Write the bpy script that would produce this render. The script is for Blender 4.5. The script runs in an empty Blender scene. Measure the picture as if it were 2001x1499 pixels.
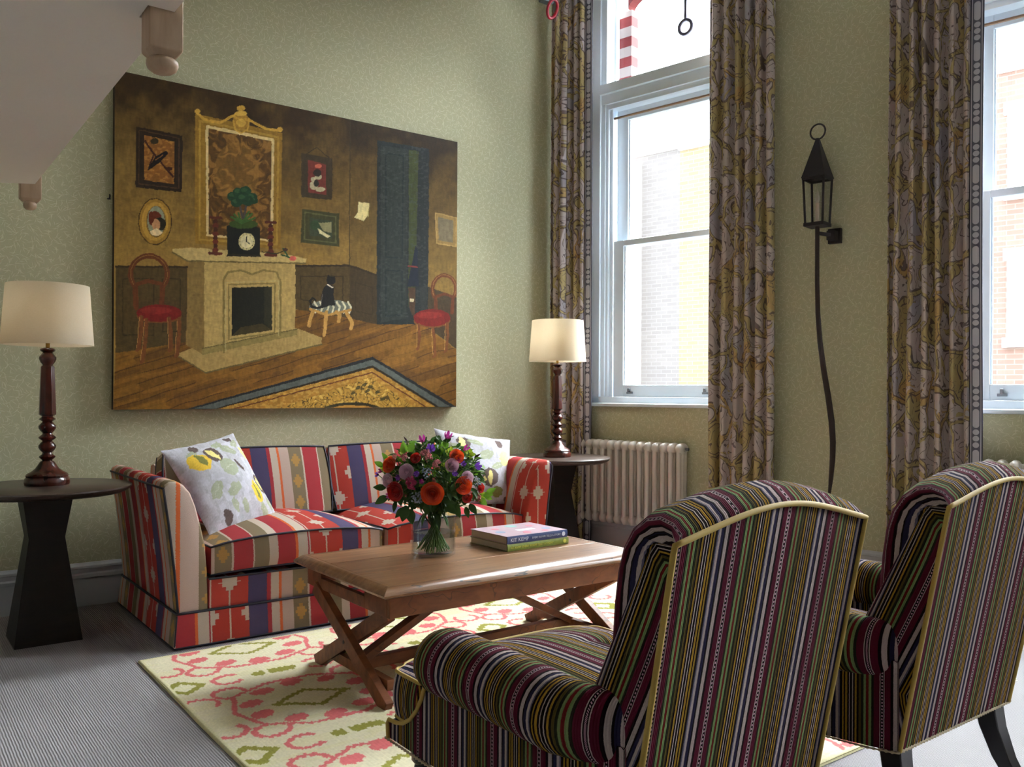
import bpy, math, random
import numpy as np
from mathutils import Vector, Matrix

random.seed(7)
rng = np.random.default_rng(7)
PI = math.pi
scene = bpy.context.scene
COL = scene.collection

# ------------------------------------------------------------------ basics
def s2l(c):
    c = c / 255.0
    return c / 12.92 if c <= 0.04045 else ((c + 0.055) / 1.055) ** 2.4
def rgb(r, g, b):
    return (s2l(r), s2l(g), s2l(b), 1.0)

class MB:
    """collects geometry for ONE mesh object"""
    def __init__(s):
        s.v = []; s.f = []; s.m = []; s.uv = []          # uv: per face list or None
    def add(s, vs, fs, m=0, uvs=None):
        o = len(s.v); s.v += [tuple(p) for p in vs]
        for i, f in enumerate(fs):
            s.f.append([o + k for k in f]); s.m.append(m)
            s.uv.append([uvs[k] for k in f] if uvs is not None else None)
        return s
    def box(s, x0, x1, y0, y1, z0, z1, m=0):
        vs = [(x0,y0,z0),(x1,y0,z0),(x1,y1,z0),(x0,y1,z0),(x0,y0,z1),(x1,y0,z1),(x1,y1,z1),(x0,y1,z1)]
        fs = [(3,2,1,0),(4,5,6,7),(0,1,5,4),(1,2,6,5),(2,3,7,6),(3,0,4,7)]
        return s.add(vs, fs, m)
    def bar(s, p, q, w, h, up=(0,0,1), m=0, w2=None, h2=None):
        p = Vector(p); q = Vector(q); d = (q - p).normalized()
        up = Vector(up); a = d.cross(up).normalized(); b = a.cross(d).normalized()
        w2 = w if w2 is None else w2; h2 = h if h2 is None else h2
        vs = []
        for c, ww, hh in ((p, w, h), (q, w2, h2)):
            for sx, sz in ((-1,-1),(1,-1),(1,1),(-1,1)):
                vs.append(c + a*sx*ww/2 + b*sz*hh/2)
        fs = [(3,2,1,0),(4,5,6,7),(0,1,5,4),(1,2,6,5),(2,3,7,6),(3,0,4,7)]
        return s.add(vs, fs, m)
    def loft(s, rings, m=0, caps=True, closed=True, loop=False):
        n = len(rings[0]); vs = [p for r in rings for p in r]; fs = []
        R = len(rings)
        for i in range(R if loop else R - 1):
            i2 = (i + 1) % R
            for j in range(n if closed else n - 1):
                k = (j + 1) % n
                fs.append((i*n+j, i*n+k, i2*n+k, i2*n+j))
        if caps and not loop and closed:
            fs.append(tuple(range(n-1, -1, -1))); fs.append(tuple((R-1)*n + k for k in range(n)))
        return s.add(vs, fs, m)
    def lathe(s, prof, n=32, c=(0,0,0), m=0, caps=True, rot=0.0):
        rings = [[(c[0]+r*math.cos(2*PI*k/n+rot), c[1]+r*math.sin(2*PI*k/n+rot), c[2]+z) for k in range(n)] for r, z in prof]
        return s.loft(rings, m, caps)
    def tube(s, path, r, n=8, m=0, caps=True, closed=False):
        P = [Vector(p) for p in path]; N = len(P); rings = []
        prev = None
        for i in range(N):
            if closed: d = P[(i+1) % N] - P[i-1]
            else: d = P[min(i+1, N-1)] - P[max(i-1, 0)]
            if d.length < 1e-9: d = Vector((0,0,1))
            d.normalize()
            if prev is None:
                a = d.cross(Vector((0,0,1)))
                if a.length < 1e-3: a = d.cross(Vector((1,0,0)))
            else:
                a = prev - d * prev.dot(d)
                if a.length < 1e-4: a = d.cross(Vector((1,0,0)))
            a.normalize(); prev = a; b = d.cross(a)
            rr = r[i] if isinstance(r, (list, tuple)) else r
            rings.append([P[i] + (a*math.cos(2*PI*k/n) + b*math.sin(2*PI*k/n))*rr for k in range(n)])
        return s.loft(rings, m, caps and not closed, True, closed)
    def grid(s, nx, ny, fn, m=0, uvfn=None):
        vs = [fn(i/(nx-1), j/(ny-1)) for j in range(ny) for i in range(nx)]
        fs = [(j*nx+i, j*nx+i+1, (j+1)*nx+i+1, (j+1)*nx+i) for j in range(ny-1) for i in range(nx-1)]
        uvs = [uvfn(i/(nx-1), j/(ny-1)) for j in range(ny) for i in range(nx)] if uvfn else None
        return s.add(vs, fs, m, uvs)
    def prism(s, poly, axis, a0, a1, m=0):
        """poly: 2D points; axis x|y|z extruded from a0 to a1"""
        def P(u, v, a):
            return {'x': (a,u,v), 'y': (u,a,v), 'z': (u,v,a)}[axis]
        n = len(poly)
        vs = [P(u,v,a0) for u,v in poly] + [P(u,v,a1) for u,v in poly]
        fs = [tuple(range(n-1,-1,-1)), tuple(range(n, 2*n))] + [(i,(i+1)%n,n+(i+1)%n,n+i) for i in range(n)]
        return s.add(vs, fs, m)
    def build(s, name, mats, parent=None, loc=None, rotz=None, smooth=None, bevel=0.0, bseg=2, uvf=None, subsurf=0, weld=False):
        me = bpy.data.meshes.new(name)
        me.from_pydata(s.v, [], s.f)
        if not isinstance(mats, (list, tuple)): mats = [mats]
        for m in mats: me.materials.append(m)
        if any(s.m): me.polygons.foreach_set('material_index', s.m)
        uvl = me.uv_layers.new(name='UVMap').data
        if uvf or any(u is not None for u in s.uv):
            for p in me.polygons:
                pu = s.uv[p.index]
                for k, li in enumerate(p.loop_indices):
                    if pu is not None: uvl[li].uv = pu[k]
                    elif uvf: uvl[li].uv = uvf(me.vertices[me.loops[li].vertex_index].co, p.normal)
        else:
            for p in me.polygons:
                a = max(range(3), key=lambda q: abs(p.normal[q]))
                for li in p.loop_indices:
                    co = me.vertices[me.loops[li].vertex_index].co
                    uvl[li].uv = (co.y, co.z) if a == 0 else ((co.x, co.z) if a == 1 else (co.x, co.y))
        if smooth is not None:
            me.polygons.foreach_set('use_smooth', [True]*len(me.polygons))
            if smooth < 180: me.set_sharp_from_angle(angle=math.radians(smooth))
        me.validate(); me.update()
        o = bpy.data.objects.new(name, me); COL.objects.link(o)
        if parent: o.parent = parent
        if loc is not None: o.location = loc
        if rotz is not None: o.rotation_euler[2] = rotz
        if bevel > 0:
            b = o.modifiers.new('Bevel', 'BEVEL'); b.width = bevel; b.segments = bseg
            b.limit_method = 'ANGLE'; b.angle_limit = math.radians(35)
            me.polygons.foreach_set('use_smooth', [True]*len(me.polygons))
            b.harden_normals = True
        if subsurf:
            b = o.modifiers.new('Sub', 'SUBSURF'); b.levels = subsurf; b.render_levels = subsurf
        return o

def tag(o, label=None, cat=None, group=None, kind=None):
    if label: o['label'] = label
    if cat: o['category'] = cat
    if group: o['group'] = group
    if kind: o['kind'] = kind
    return o
def thing(name, label, cat, loc=(0,0,0), rotz=0, group=None, kind=None):
    o = bpy.data.objects.new(name, None); COL.objects.link(o)
    o.location = loc; o.rotation_euler = (0,0,rotz); o.empty_display_size = .05
    return tag(o, label, cat, group, kind)
def copy_tree(o, parent=None):
    c = o.copy(); COL.objects.link(c); c.parent = parent
    for ch in list(o.children): copy_tree(ch, c)
    return c

# ------------------------------------------------------------------ materials
class NT:
    def __init__(s, name):
        s.mat = bpy.data.materials.new(name); s.mat.use_nodes = True
        s.nt = s.mat.node_tree; s.nt.nodes.clear()
        s.out = s.nt.nodes.new('ShaderNodeOutputMaterial')
        s.b = s.nt.nodes.new('ShaderNodeBsdfPrincipled')
        s.nt.links.new(s.b.outputs[0], s.out.inputs[0])
    def n(s, t, **kw):
        x = s.nt.nodes.new(t)
        for k, v in kw.items(): setattr(x, k, v)
        return x
    def put(s, sock, val):
        if isinstance(val, bpy.types.NodeSocket): s.nt.links.new(val, sock)
        elif val is not None: sock.default_value = val
    def m(s, op, a, b=None, c=None, clamp=False):
        x = s.n('ShaderNodeMath', operation=op, use_clamp=clamp)
        s.put(x.inputs[0], a); s.put(x.inputs[1], b)
        if c is not None: s.put(x.inputs[2], c)
        return x.outputs[0]
    def vm(s, op, a, b=None, scale=None):
        x = s.n('ShaderNodeVectorMath', operation=op); s.put(x.inputs[0], a)
        if b is not None: s.put(x.inputs[1], b)
        if scale is not None: s.put(x.inputs['Scale'], scale)
        return x.outputs['Value'] if op in ('LENGTH','DOT_PRODUCT','DISTANCE') else x.outputs[0]
    def mix(s, f, a, b, blend='MIX'):
        x = s.n('ShaderNodeMix', data_type='RGBA', blend_type=blend)
        s.put(x.inputs[0], f); s.put(x.inputs[6], a); s.put(x.inputs[7], b)
        return x.outputs[2]
    def ramp(s, f, stops, interp='LINEAR'):
        x = s.n('ShaderNodeValToRGB'); cr = x.color_ramp; cr.interpolation = interp
        while len(cr.elements) > 1: cr.elements.remove(cr.elements[-1])
        cr.elements[0].position = stops[0][0]; cr.elements[0].color = stops[0][1]
        for p, c in stops[1:]:
            e = cr.elements.new(p); e.color = c
        s.put(x.inputs[0], f)
        return x.outputs[0]
    def noise(s, vec=None, scale=5., detail=2., rough=.5, dist=0., out='Fac', dim='3D'):
        x = s.n('ShaderNodeTexNoise', noise_dimensions=dim)
        if vec is not None: s.put(x.inputs['Vector'], vec)
        x.inputs['Scale'].default_value = scale; x.inputs['Detail'].default_value = detail
        x.inputs['Roughness'].default_value = rough; x.inputs['Distortion'].default_value = dist
        return x.outputs[out]
    def uv(s): return s.n('ShaderNodeUVMap', uv_map='UVMap').outputs[0]
    def obj(s): return s.n('ShaderNodeTexCoord').outputs['Object']
    def sep(s, v):
        x = s.n('ShaderNodeSeparateXYZ'); s.put(x.inputs[0], v); return x.outputs
    def comb(s, x_, y_, z_=0.):
        x = s.n('ShaderNodeCombineXYZ'); s.put(x.inputs[0], x_); s.put(x.inputs[1], y_); s.put(x.inputs[2], z_); return x.outputs[0]
    def mapv(s, v, scale=(1,1,1), rot=(0,0,0), loc=(0,0,0)):
        x = s.n('ShaderNodeMapping'); s.put(x.inputs[0], v)
        x.inputs['Scale'].default_value = scale; x.inputs['Rotation'].default_value = rot; x.inputs['Location'].default_value = loc
        return x.outputs[0]
    def bump(s, h, strength=.3, dist=.01):
        x = s.n('ShaderNodeBump'); x.inputs['Strength'].default_value = strength; x.inputs['Distance'].default_value = dist
        s.put(x.inputs['Height'], h); s.nt.links.new(x.outputs[0], s.b.inputs['Normal'])
    def fin(s, col=None, rough=.6, metal=0., spec=.5, sheen=0.):
        s.put(s.b.inputs['Base Color'], col); s.put(s.b.inputs['Roughness'], rough)
        s.b.inputs['Metallic'].default_value = metal; s.b.inputs['Specular IOR Level'].default_value = spec
        if sheen:
            s.b.inputs['Sheen Weight'].default_value = sheen; s.b.inputs['Sheen Roughness'].default_value = .5
        return s.mat

def plain(name, col, rough=.5, metal=0., spec=.5, var=.06, nscale=9., bump=0.):
    t = NT(name); v = t.obj()
    f = t.noise(v, nscale, 3.)
    dark = tuple(c*(1-var) for c in col[:3]) + (1,); lite = tuple(min(1, c*(1+var)) for c in col[:3]) + (1,)
    c = t.mix(f, dark, lite)
    if bump: t.bump(t.noise(v, nscale*12, 2.), bump, .003)
    return t.fin(c, rough, metal, spec)

def squiggle_group():
    g = bpy.data.node_groups.new('Squiggle', 'ShaderNodeTree')
    g.interface.new_socket('Vector', in_out='INPUT', socket_type='NodeSocketVector')
    g.interface.new_socket('Mask', in_out='OUTPUT', socket_type='NodeSocketFloat')
    t = NT.__new__(NT); t.nt = g
    gi = g.nodes.new('NodeGroupInput'); go = g.nodes.new('NodeGroupOutput')
    cell = t.vm('FLOOR', gi.outputs[0]); loc = t.vm('SUBTRACT', t.vm('SUBTRACT', gi.outputs[0], cell), (.5,.5,0))
    wn = t.n('ShaderNodeTexWhiteNoise', noise_dimensions='2D'); t.put(wn.inputs['Vector'], cell)
    r = t.sep(wn.outputs['Color'])
    ang = t.m('MULTIPLY', r[0], 2*PI)
    vr = t.n('ShaderNodeVectorRotate', rotation_type='Z_AXIS'); t.put(vr.inputs['Vector'], loc); t.put(vr.inputs['Angle'], ang)
    p = t.sep(vr.outputs[0])
    k = t.m('MULTIPLY', t.m('SUBTRACT', r[1], .5), 2.0)
    yy = t.m('SUBTRACT', t.m('ADD', p[1], t.m('MULTIPLY', t.m('SUBTRACT', r[2], .5), .45)), t.m('MULTIPLY', t.m('MULTIPLY', p[0], p[0]), k))
    wdt = t.m('MULTIPLY', t.m('SUBTRACT', .44, t.m('ABSOLUTE', p[0])), .085)
    e = t.m('SUBTRACT', wdt, t.m('ABSOLUTE', yy))
    t.put(go.inputs[0], t.m('MULTIPLY', e, 60., clamp=True))
    return g
SQ = squiggle_group()

def mat_wallpaper():
    t = NT('wallpaper_green'); uv = t.uv()
    tot = None
    for i, (sc, ro) in enumerate(((17,.3),(21,1.1),(19,2.0),(24,2.7),(16,.8),(22,1.7),(20,2.4))):
        g = t.n('ShaderNodeGroup'); g.node_tree = SQ
        t.put(g.inputs[0], t.mapv(uv, (sc,sc,1), (0,0,ro), (3.1*i, 7.7*i, 0)))
        tot = g.outputs[0] if tot is None else t.m('MAXIMUM', tot, g.outputs[0])
    base = t.mix(t.noise(uv, 3., 3.), rgb(184,181,147), rgb(194,191,157))
    fine = t.noise(uv, 160., 2.)
    base = t.mix(t.m('MULTIPLY', fine, .35), base, rgb(154,152,122))
    c = t.mix(t.m('MULTIPLY', tot, .55), base, rgb(226,224,198))
    t.bump(tot, .12, .001)
    return t.fin(c, .75, spec=.25)

def mat_carpet():
    t = NT('carpet_ribbed'); o = t.obj()
    v = t.mapv(o, (1,1,1), (0,0,.0))
    x = t.sep(v)
    wob = t.m('MULTIPLY', t.m('SUBTRACT', t.noise(o, 30., 1.), .5), .004)
    a = t.m('SINE', t.m('MULTIPLY', t.m('ADD', x[0], wob), 2*PI/.0085))
    b = t.m('SINE', t.m('MULTIPLY', t.m('ADD', x[1], wob), 2*PI/.0075))
    h = t.m('ADD', t.m('MULTIPLY', a, .5), t.m('MULTIPLY', t.m('MULTIPLY', b, a), .35))
    c = t.mix(t.m('ADD', t.m('MULTIPLY', h, .5), .5, clamp=True), rgb(116,112,114), rgb(175,171,174))
    c = t.mix(t.m('MULTIPLY', t.noise(o, 2.3, 3.), .4), c, rgb(140,134,132))
    t.bump(h, .5, .004)
    return t.fin(c, .95, spec=.1)

def mat_ikat():
    t = NT('ikat_fabric'); uv = t.uv()
    jag = t.noise(t.mapv(uv, (20, 260, 1)), 1., 1.)
    s = t.sep(uv)
    u = t.m('ADD', s[0], t.m('MULTIPLY', t.m('SUBTRACT', jag, .5), .008)); v = s[1]
    P = .84
    fr = t.m('FRACT', t.m('DIVIDE', u, P))
    CR, OR, CM, OM, BL, OL, PK, TN = (rgb(158,34,48), rgb(212,100,44), rgb(198,184,168), rgb(172,46,36), rgb(46,54,94), rgb(120,110,84), rgb(190,168,156), rgb(184,140,62))
    seq = [(CR,.085),(OR,.015),(CM,.05),(CR,.008),(CM,.006),(OM,.178),(BL,.09),(CR,.02),(CM,.042),(OR,.015),(PK,.058),(OL,.078),(CM,.009),(CR,.092),(CM,.007),(OL,.072),(CM,.045)]
    tot = sum(w for _, w in seq); a = 0; stops = []; marks = {}
    for i, (c, w) in enumerate(seq):
        stops.append((a/tot, c)); marks[i] = (a, a+w); a += w
    base = t.ramp(fr, stops, 'CONSTANT')
    # stepped motif inside the wide orange-red band
    m0, m1 = marks[5]; mc = (m0+m1)/2/tot; hw = (m1-m0)/2/tot
    a_ = t.m('DIVIDE', t.m('ABSOLUTE', t.m('SUBTRACT', fr, mc)), hw)         # 0 centre, 1 edge
    inb = t.m('LESS_THAN', a_, 1.)
    b_ = t.m('PINGPONG', t.m('DIVIDE', t.m('ADD', v, .02), .145), 1.)                         # 0..1
    st = t.m('DIVIDE', t.m('FLOOR', t.m('MULTIPLY', a_, 5.)), 5.)
    line = t.m('LESS_THAN', a_, .045)
    mid = t.m('MULTIPLY', t.m('LESS_THAN', b_, t.m('SUBTRACT', .26, t.m('MULTIPLY', st, .62))), 1.)
    side = t.m('MULTIPLY', t.m('GREATER_THAN', st, .55), t.m('GREATER_THAN', b_, t.m('SUBTRACT', 1.42, t.m('MULTIPLY', st, .85))))
    mk = t.m('MULTIPLY', inb, t.m('MAXIMUM', line, t.m('MAXIMUM', mid, side)))
    c = t.mix(mk, base, CM)
    # mustard stepped spots in the olive band
    o0, o1 = marks[11]; oc = (o0+o1)/2/tot; oh = (o1-o0)/2/tot
    oa = t.m('DIVIDE', t.m('ABSOLUTE', t.m('SUBTRACT', fr, oc)), oh)
    ob = t.m('PINGPONG', t.m('DIVIDE', t.m('ADD', v, .03), .06), 1.)
    oq = t.m('DIVIDE', t.m('FLOOR', t.m('MULTIPLY', oa, 4.)), 4.)
    om = t.m('MULTIPLY', t.m('LESS_THAN', oa, 1.), t.m('LESS_THAN', ob, t.m('SUBTRACT', .62, oq)))
    c = t.mix(t.m('MULTIPLY', om, .75), c, TN)
    weave = t.noise(t.mapv(uv, (330, 330, 1)), 1., 1.)
    c = t.mix(t.m('MULTIPLY', weave, .5), c, t.mix(.5, c, rgb(120,70,70)), 'MIX')
    c = t.mix(t.m('MULTIPLY', t.noise(uv, 4., 3.), .10), c, rgb(190,160,140))
    t.bump(weave, .25, .002)
    return t.fin(c, .9, spec=.08)

def mat_stripe():
    t = NT('multistripe_fabric'); uv = t.uv(); s = t.sep(uv)
    fr = t.m('FRACT', t.m('DIVIDE', t.m('ADD', s[0], t.m('MULTIPLY', t.m('SUBTRACT', t.noise(t.mapv(uv,(60,160,1)), 1., 1.), .5), .0012)), .150))
    CM, BK, GB, NV = rgb(170,154,150), rgb(20,12,13), rgb(92,88,108), rgb(34,32,58)
    MR, MG, DG, LG, OL, RD, MU, BR = rgb(78,16,36), rgb(138,52,92), rgb(34,36,24), rgb(108,128,82), rgb(80,68,30), rgb(96,22,22), rgb(152,116,38), rgb(60,36,24)
    seq = [(CM,5),(BK,3),(MR,7),(CM,1),(BK,3.5),(CM,1),(MR,7),(DG,3),(LG,3),(RD,3),(LG,3),(DG,3),(OL,3),(BK,2.5),(MU,2),(BK,2.5),(CM,1),(BK,3),(CM,1),(BK,2),(MU,2.5),(BK,2),(MU,2),(BK,3),(GB,2),(CM,3.5),(NV,4),(BK,2)]
    tot = sum(w for _, w in seq); a = 0; stops = []
    for c, w in seq: stops.append((a/tot, c)); a += w
    c = t.ramp(fr, stops, 'CONSTANT')
    dot = t.m('MULTIPLY', t.m('MULTIPLY', t.m('GREATER_THAN', fr, (17.)/tot), t.m('LESS_THAN', fr, (18.6)/tot)), t.m('GREATER_THAN', t.m('FRACT', t.m('DIVIDE', s[1], .008)), .5))
    c = t.mix(dot, c, rgb(190,150,165))
    weave = t.noise(t.mapv(uv, (500, 240, 1)), 1., 1.)
    c = t.mix(t.m('MULTIPLY', weave, .7), c, t.mix(.55, c, rgb(26,18,16)))
    t.bump(t.m('ADD', t.m('SINE', t.m('MULTIPLY', s[0], 2*PI/.0042)), weave), .35, .002)
    return t.fin(c, .95, spec=.06)

def mat_curtain():
    t = NT('curtain_print'); uv = t.uv()
    w = t.noise(t.mapv(uv, (1,1,1)), 4.6, 1.5, out='Color')
    p = t.vm('ADD', uv, t.vm('SCALE', t.vm('SUBTRACT', w, (.5,.5,.5)), None, scale=.30))
    vo = t.n('ShaderNodeTexVoronoi', feature='DISTANCE_TO_EDGE', voronoi_dimensions='2D'); t.put(vo.inputs['Vector'], t.mapv(p, (7.2,4.4,1))); vo.inputs['Scale'].default_value = 1.
    vc = t.n('ShaderNodeTexVoronoi', feature='F1', voronoi_dimensions='2D'); t.put(vc.inputs['Vector'], t.mapv(p, (7.2,4.4,1))); vc.inputs['Scale'].default_value = 1.
    d = vo.outputs['Distance']; rc = t.sep(vc.outputs['Color'])
    nz = t.noise(p, 9., 1.5, .5, 1.4)
    MU, PL, DK, BLU = rgb(178,160,112), rgb(192,178,174), rgb(84,70,72), rgb(134,138,158)
    leaf = t.m('MULTIPLY', t.m('GREATER_THAN', d, .07), t.m('LESS_THAN', rc[0], .84))
    leaf = t.m('MULTIPLY', leaf, t.m('GREATER_THAN', nz, .36))
    c = t.mix(leaf, MU, PL)
    acc = t.m('MULTIPLY', leaf, t.m('GREATER_THAN', rc[1], .86)); c = t.mix(t.m('MULTIPLY', acc, .5), c, BLU)
    acc2 = t.m('MULTIPLY', t.m('SUBTRACT', 1., leaf), t.m('GREATER_THAN', t.noise(uv, 3.1, 1.), .6)); c = t.mix(t.m('MULTIPLY', acc2, .5), c, rgb(186,144,88))
    o1 = t.m('LESS_THAN', t.m('ABSOLUTE', t.m('SUBTRACT', d, .07)), .02)
    o2 = t.m('LESS_THAN', t.m('ABSOLUTE', t.m('SUBTRACT', nz, .36)), .008)
    wv = t.n('ShaderNodeTexWave', wave_type='BANDS'); t.put(wv.inputs['Vector'], t.vm('ADD', p, (0,0,0)))
    wv.inputs['Scale'].default_value = 6.; wv.inputs['Distortion'].default_value = 11.; wv.inputs['Detail'].default_value = 1.; wv.inputs['Detail Scale'].default_value = 2.2
    o3 = t.m('GREATER_THAN', wv.outputs['Fac'], .965)
    ln = t.m('MAXIMUM', o1, t.m('MAXIMUM', o2, o3))
    gap = t.m('GREATER_THAN', t.noise(uv, 22., 1.), .40)
    c = t.mix(t.m('MULTIPLY', t.m('MULTIPLY', ln, gap), .85), c, DK)
    c = t.mix(t.m('MULTIPLY', t.noise(uv, 200., 1.), .2), c, rgb(110,100,90))
    return t.fin(c, .8, spec=.2)

def mat_border():
    # bead-and-bar trim: u 0..1 across, v metres up
    t = NT('curtain_bead_trim'); s = t.sep(t.uv())
    u = t.m('SUBTRACT', s[0], .5); ph = t.m('MULTIPLY', t.m('FRACT', t.m('DIVIDE', s[1], .215)), .215)
    BG, BE, DK = rgb(96,96,108), rgb(196,194,202), rgb(60,58,70)
    def cap(c0, hl, r):
        y = t.m('MAXIMUM', t.m('SUBTRACT', t.m('ABSOLUTE', t.m('SUBTRACT', ph, c0)), hl), 0.)
        x = t.m('MULTIPLY', u, .06)
        return t.m('LESS_THAN', t.m('SQRT', t.m('ADD', t.m('MULTIPLY', x, x), t.m('MULTIPLY', y, y))), r)
    b = None
    for c0, hl in ((.018,.0),(.052,.0),(.086,.0),(.158,.035)):
        k = cap(c0, hl, .0148); b = k if b is None else t.m('MAXIMUM', b, k)
    au = t.m('ABSOLUTE', u)
    line = t.m('MULTIPLY', t.m('GREATER_THAN', au, .34), t.m('LESS_THAN', au, .42))
    c = t.mix(b, BG, BE); c = t.mix(line, c, BE); c = t.mix(t.m('GREATER_THAN', au, .44), c, DK)
    return t.fin(c, .8, spec=.2)

def mat_wood(name, c0, c1, c2, scale=(2.2, 26, 26), rough=.45, crack=.0, spec=.4):
    t = NT(name); o = t.obj()
    g = t.noise(t.mapv(o, scale), 1., 4., .6, .8)
    g2 = t.noise(t.mapv(o, tuple(q*4 for q in scale)), 1., 2., .6)
    c = t.ramp(g, [(.25, c0), (.5, c1), (.75, c2)])
    c = t.mix(t.m('MULTIPLY', g2, .4), c, c0)
    if crack:
        k = t.noise(t.mapv(o, (scale[0]*1.3, scale[1]*1.1, scale[2])), 1., 2., .5)
        kk = t.m('MULTIPLY', t.m('LESS_THAN', t.m('ABSOLUTE', t.m('SUBTRACT', k, .5)), .006), t.m('GREATER_THAN', t.noise(o, 4., 1.), .52))
        c = t.mix(t.m('MULTIPLY', kk, crack), c, rgb(40,26,18))
    t.bump(g2, .15, .002)
    return t.fin(c, rough, spec=spec)

def mat_brick(name, c1, c2, mortar, sc=1.):
    t = NT(name); uv = t.uv()
    b = t.n('ShaderNodeTexBrick'); t.put(b.inputs['Vector'], t.mapv(uv, (sc,sc,1)))
    b.inputs['Color1'].default_value = c1; b.inputs['Color2'].default_value = c2; b.inputs['Mortar'].default_value = mortar
    b.inputs['Scale'].default_value = 1.; b.inputs['Brick Width'].default_value = .225; b.inputs['Row Height'].default_value = .075; b.inputs['Mortar Size'].default_value = .008
    c = t.mix(t.m('MULTIPLY', t.noise(uv, 1.3, 3.), .5), b.outputs['Color'], c1)
    return t.fin(c, .9, spec=.1)

def mat_attr(name, rough=.6, gain=1., spec=.3, brush=True):
    t = NT(name); a = t.n('ShaderNodeAttribute', attribute_name='Col')
    c = a.outputs['Color']
    if brush:
        uv = t.uv()
        n = t.noise(t.mapv(uv, (30, 60, 1)), 1., 4., .6, 1.)
        f = t.m('ADD', .62, t.m('MULTIPLY', n, .76))
        c = t.vm('SCALE', c, None, scale=f)
        t.bump(t.noise(t.mapv(uv, (90, 140, 1)), 1., 3.), .3, .002)
    if gain != 1.: c = t.vm('SCALE', c, None, scale=gain)
    return t.fin(c, rough, spec=spec)

def mat_glass(name, tint=(1,1,1,1), refl=.5):
    t = NT(name); t.nt.nodes.remove(t.b)
    tr = t.n('ShaderNodeBsdfTransparent'); tr.inputs[0].default_value = tint
    gl = t.n('ShaderNodeBsdfGlossy'); gl.inputs['Roughness'].default_value = .02
    fr = t.n('ShaderNodeFresnel'); fr.inputs[0].default_value = 1.45
    mx = t.n('ShaderNodeMixShader')
    geo = t.n('ShaderNodeNewGeometry')
    t.put(mx.inputs[0], t.m('MULTIPLY', t.m('MULTIPLY', fr.outputs[0], refl), t.m('SUBTRACT', 1., geo.outputs['Backfacing']))); t.put(mx.inputs[1], tr.outputs[0]); t.put(mx.inputs[2], gl.outputs[0])
    t.nt.links.new(mx.outputs[0], t.out.inputs[0])
    return t.mat

M = {}
M['wallpaper'] = mat_wallpaper()
M['carpet'] = mat_carpet()
M['ikat'] = mat_ikat()
M['stripe'] = mat_stripe()
M['curtain'] = mat_curtain()
M['border'] = mat_border()
M['white'] = plain('window_paint', rgb(232,241,248), .45, var=.03)
M['skirt'] = plain('skirting_paint', rgb(200,203,208), .4, var=.04)
M['soffit'] = plain('soffit_plaster', rgb(240,234,224), .8, var=.03, nscale=1.5)
M['ceil'] = plain('ceiling_plaster', rgb(240,240,236), .85, var=.03)
M['roomwall'] = plain('plain_wall_paint', rgb(232,232,226), .85, var=.03)
M['newel'] = mat_wood('newel_painted_wood', rgb(150,122,98), rgb(172,146,120), rgb(184,160,136), (20,20,3), .5)
M['piping_navy'] = plain('navy_piping', rgb(30,30,46), .6)
M['piping_gold'] = plain('mustard_piping', rgb(158,130,54), .65)
M['mahog'] = mat_wood('mahogany', rgb(32,10,6), rgb(66,23,13), rgb(92,36,19), (25,25,4), .26, spec=.45)
M['dark'] = mat_wood('dark_stained_wood', rgb(16,10,9), rgb(25,17,14), rgb(34,23,18), (6,30,30), .5, spec=.25)
M['darktop'] = mat_wood('dark_table_top', rgb(44,34,29), rgb(60,48,41), rgb(76,62,53), (3,30,30), .3)
M['pine'] = mat_wood('old_pine_top', rgb(92,60,38), rgb(132,94,64), rgb(162,124,92), (1.6,22,22), .30, crack=.9)
M['pineleg'] = mat_wood('old_pine_frame', rgb(66,35,18), rgb(116,66,34), rgb(142,88,50), (5,18,10), .5, crack=.5)
M['brass'] = plain('aged_brass', rgb(150,120,60), .35, 1.)
M['iron'] = plain('wrought_iron', rgb(40,33,36), .55, .4)
M['pull'] = plain('grey_pull_metal', rgb(104,100,116), .4, .3)
M['rust'] = plain('rusted_iron_rod', rgb(44,28,24), .7, .2, var=.3, nscale=30)
M['radiator'] = plain('radiator_enamel', rgb(222,214,204), .35, var=.02)
M['black'] = plain('black_lacquer', rgb(18,16,20), .25)
M['red'] = plain('red_glass', rgb(150,20,35), .15)
M['greymetal'] = plain('grey_metal', rgb(110,112,116), .4, .6)
M['glass'] = mat_glass('window_glass', (.97,.985,1,1), .6)
M['vglass'] = mat_glass('vase_glass', (.93,.95,.95,1), 1.)
M['street'] = plain('street_asphalt', rgb(66,66,68), .9)
M['render_w'] = plain('white_render', rgb(236,232,226), .8)
M['blindrod'] = plain('varnished_rod', rgb(140,110,84), .5)

def mat_shade():
    t = NT('linen_shade'); v = t.obj()
    w = t.noise(t.mapv(v, (140,140,500)), 1., 2.)
    c = t.mix(w, rgb(226,217,198), rgb(240,232,216))
    t.fin(c, .9, spec=.1)
    tr = t.n('ShaderNodeBsdfTranslucent'); t.put(tr.inputs[0], c)
    mx = t.n('ShaderNodeMixShader'); mx.inputs[0].default_value = .55
    t.put(mx.inputs[1], t.b.outputs[0]); t.put(mx.inputs[2], tr.outputs[0]); t.nt.links.new(mx.outputs[0], t.out.inputs[0])
    return t.mat
M['shade'] = mat_shade()
def mat_leaf(name, a, b):
    t = NT(name); v = t.obj(); c = t.mix(t.noise(v, 25., 2.), a, b); t.fin(c, .45, spec=.3)
    tr = t.n('ShaderNodeBsdfTranslucent'); t.put(tr.inputs[0], c)
    mx = t.n('ShaderNodeMixShader'); mx.inputs[0].default_value = .3
    t.put(mx.inputs[1], t.b.outputs[0]); t.put(mx.inputs[2], tr.outputs[0]); t.nt.links.new(mx.outputs[0], t.out.inputs[0])
    return t.mat

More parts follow.
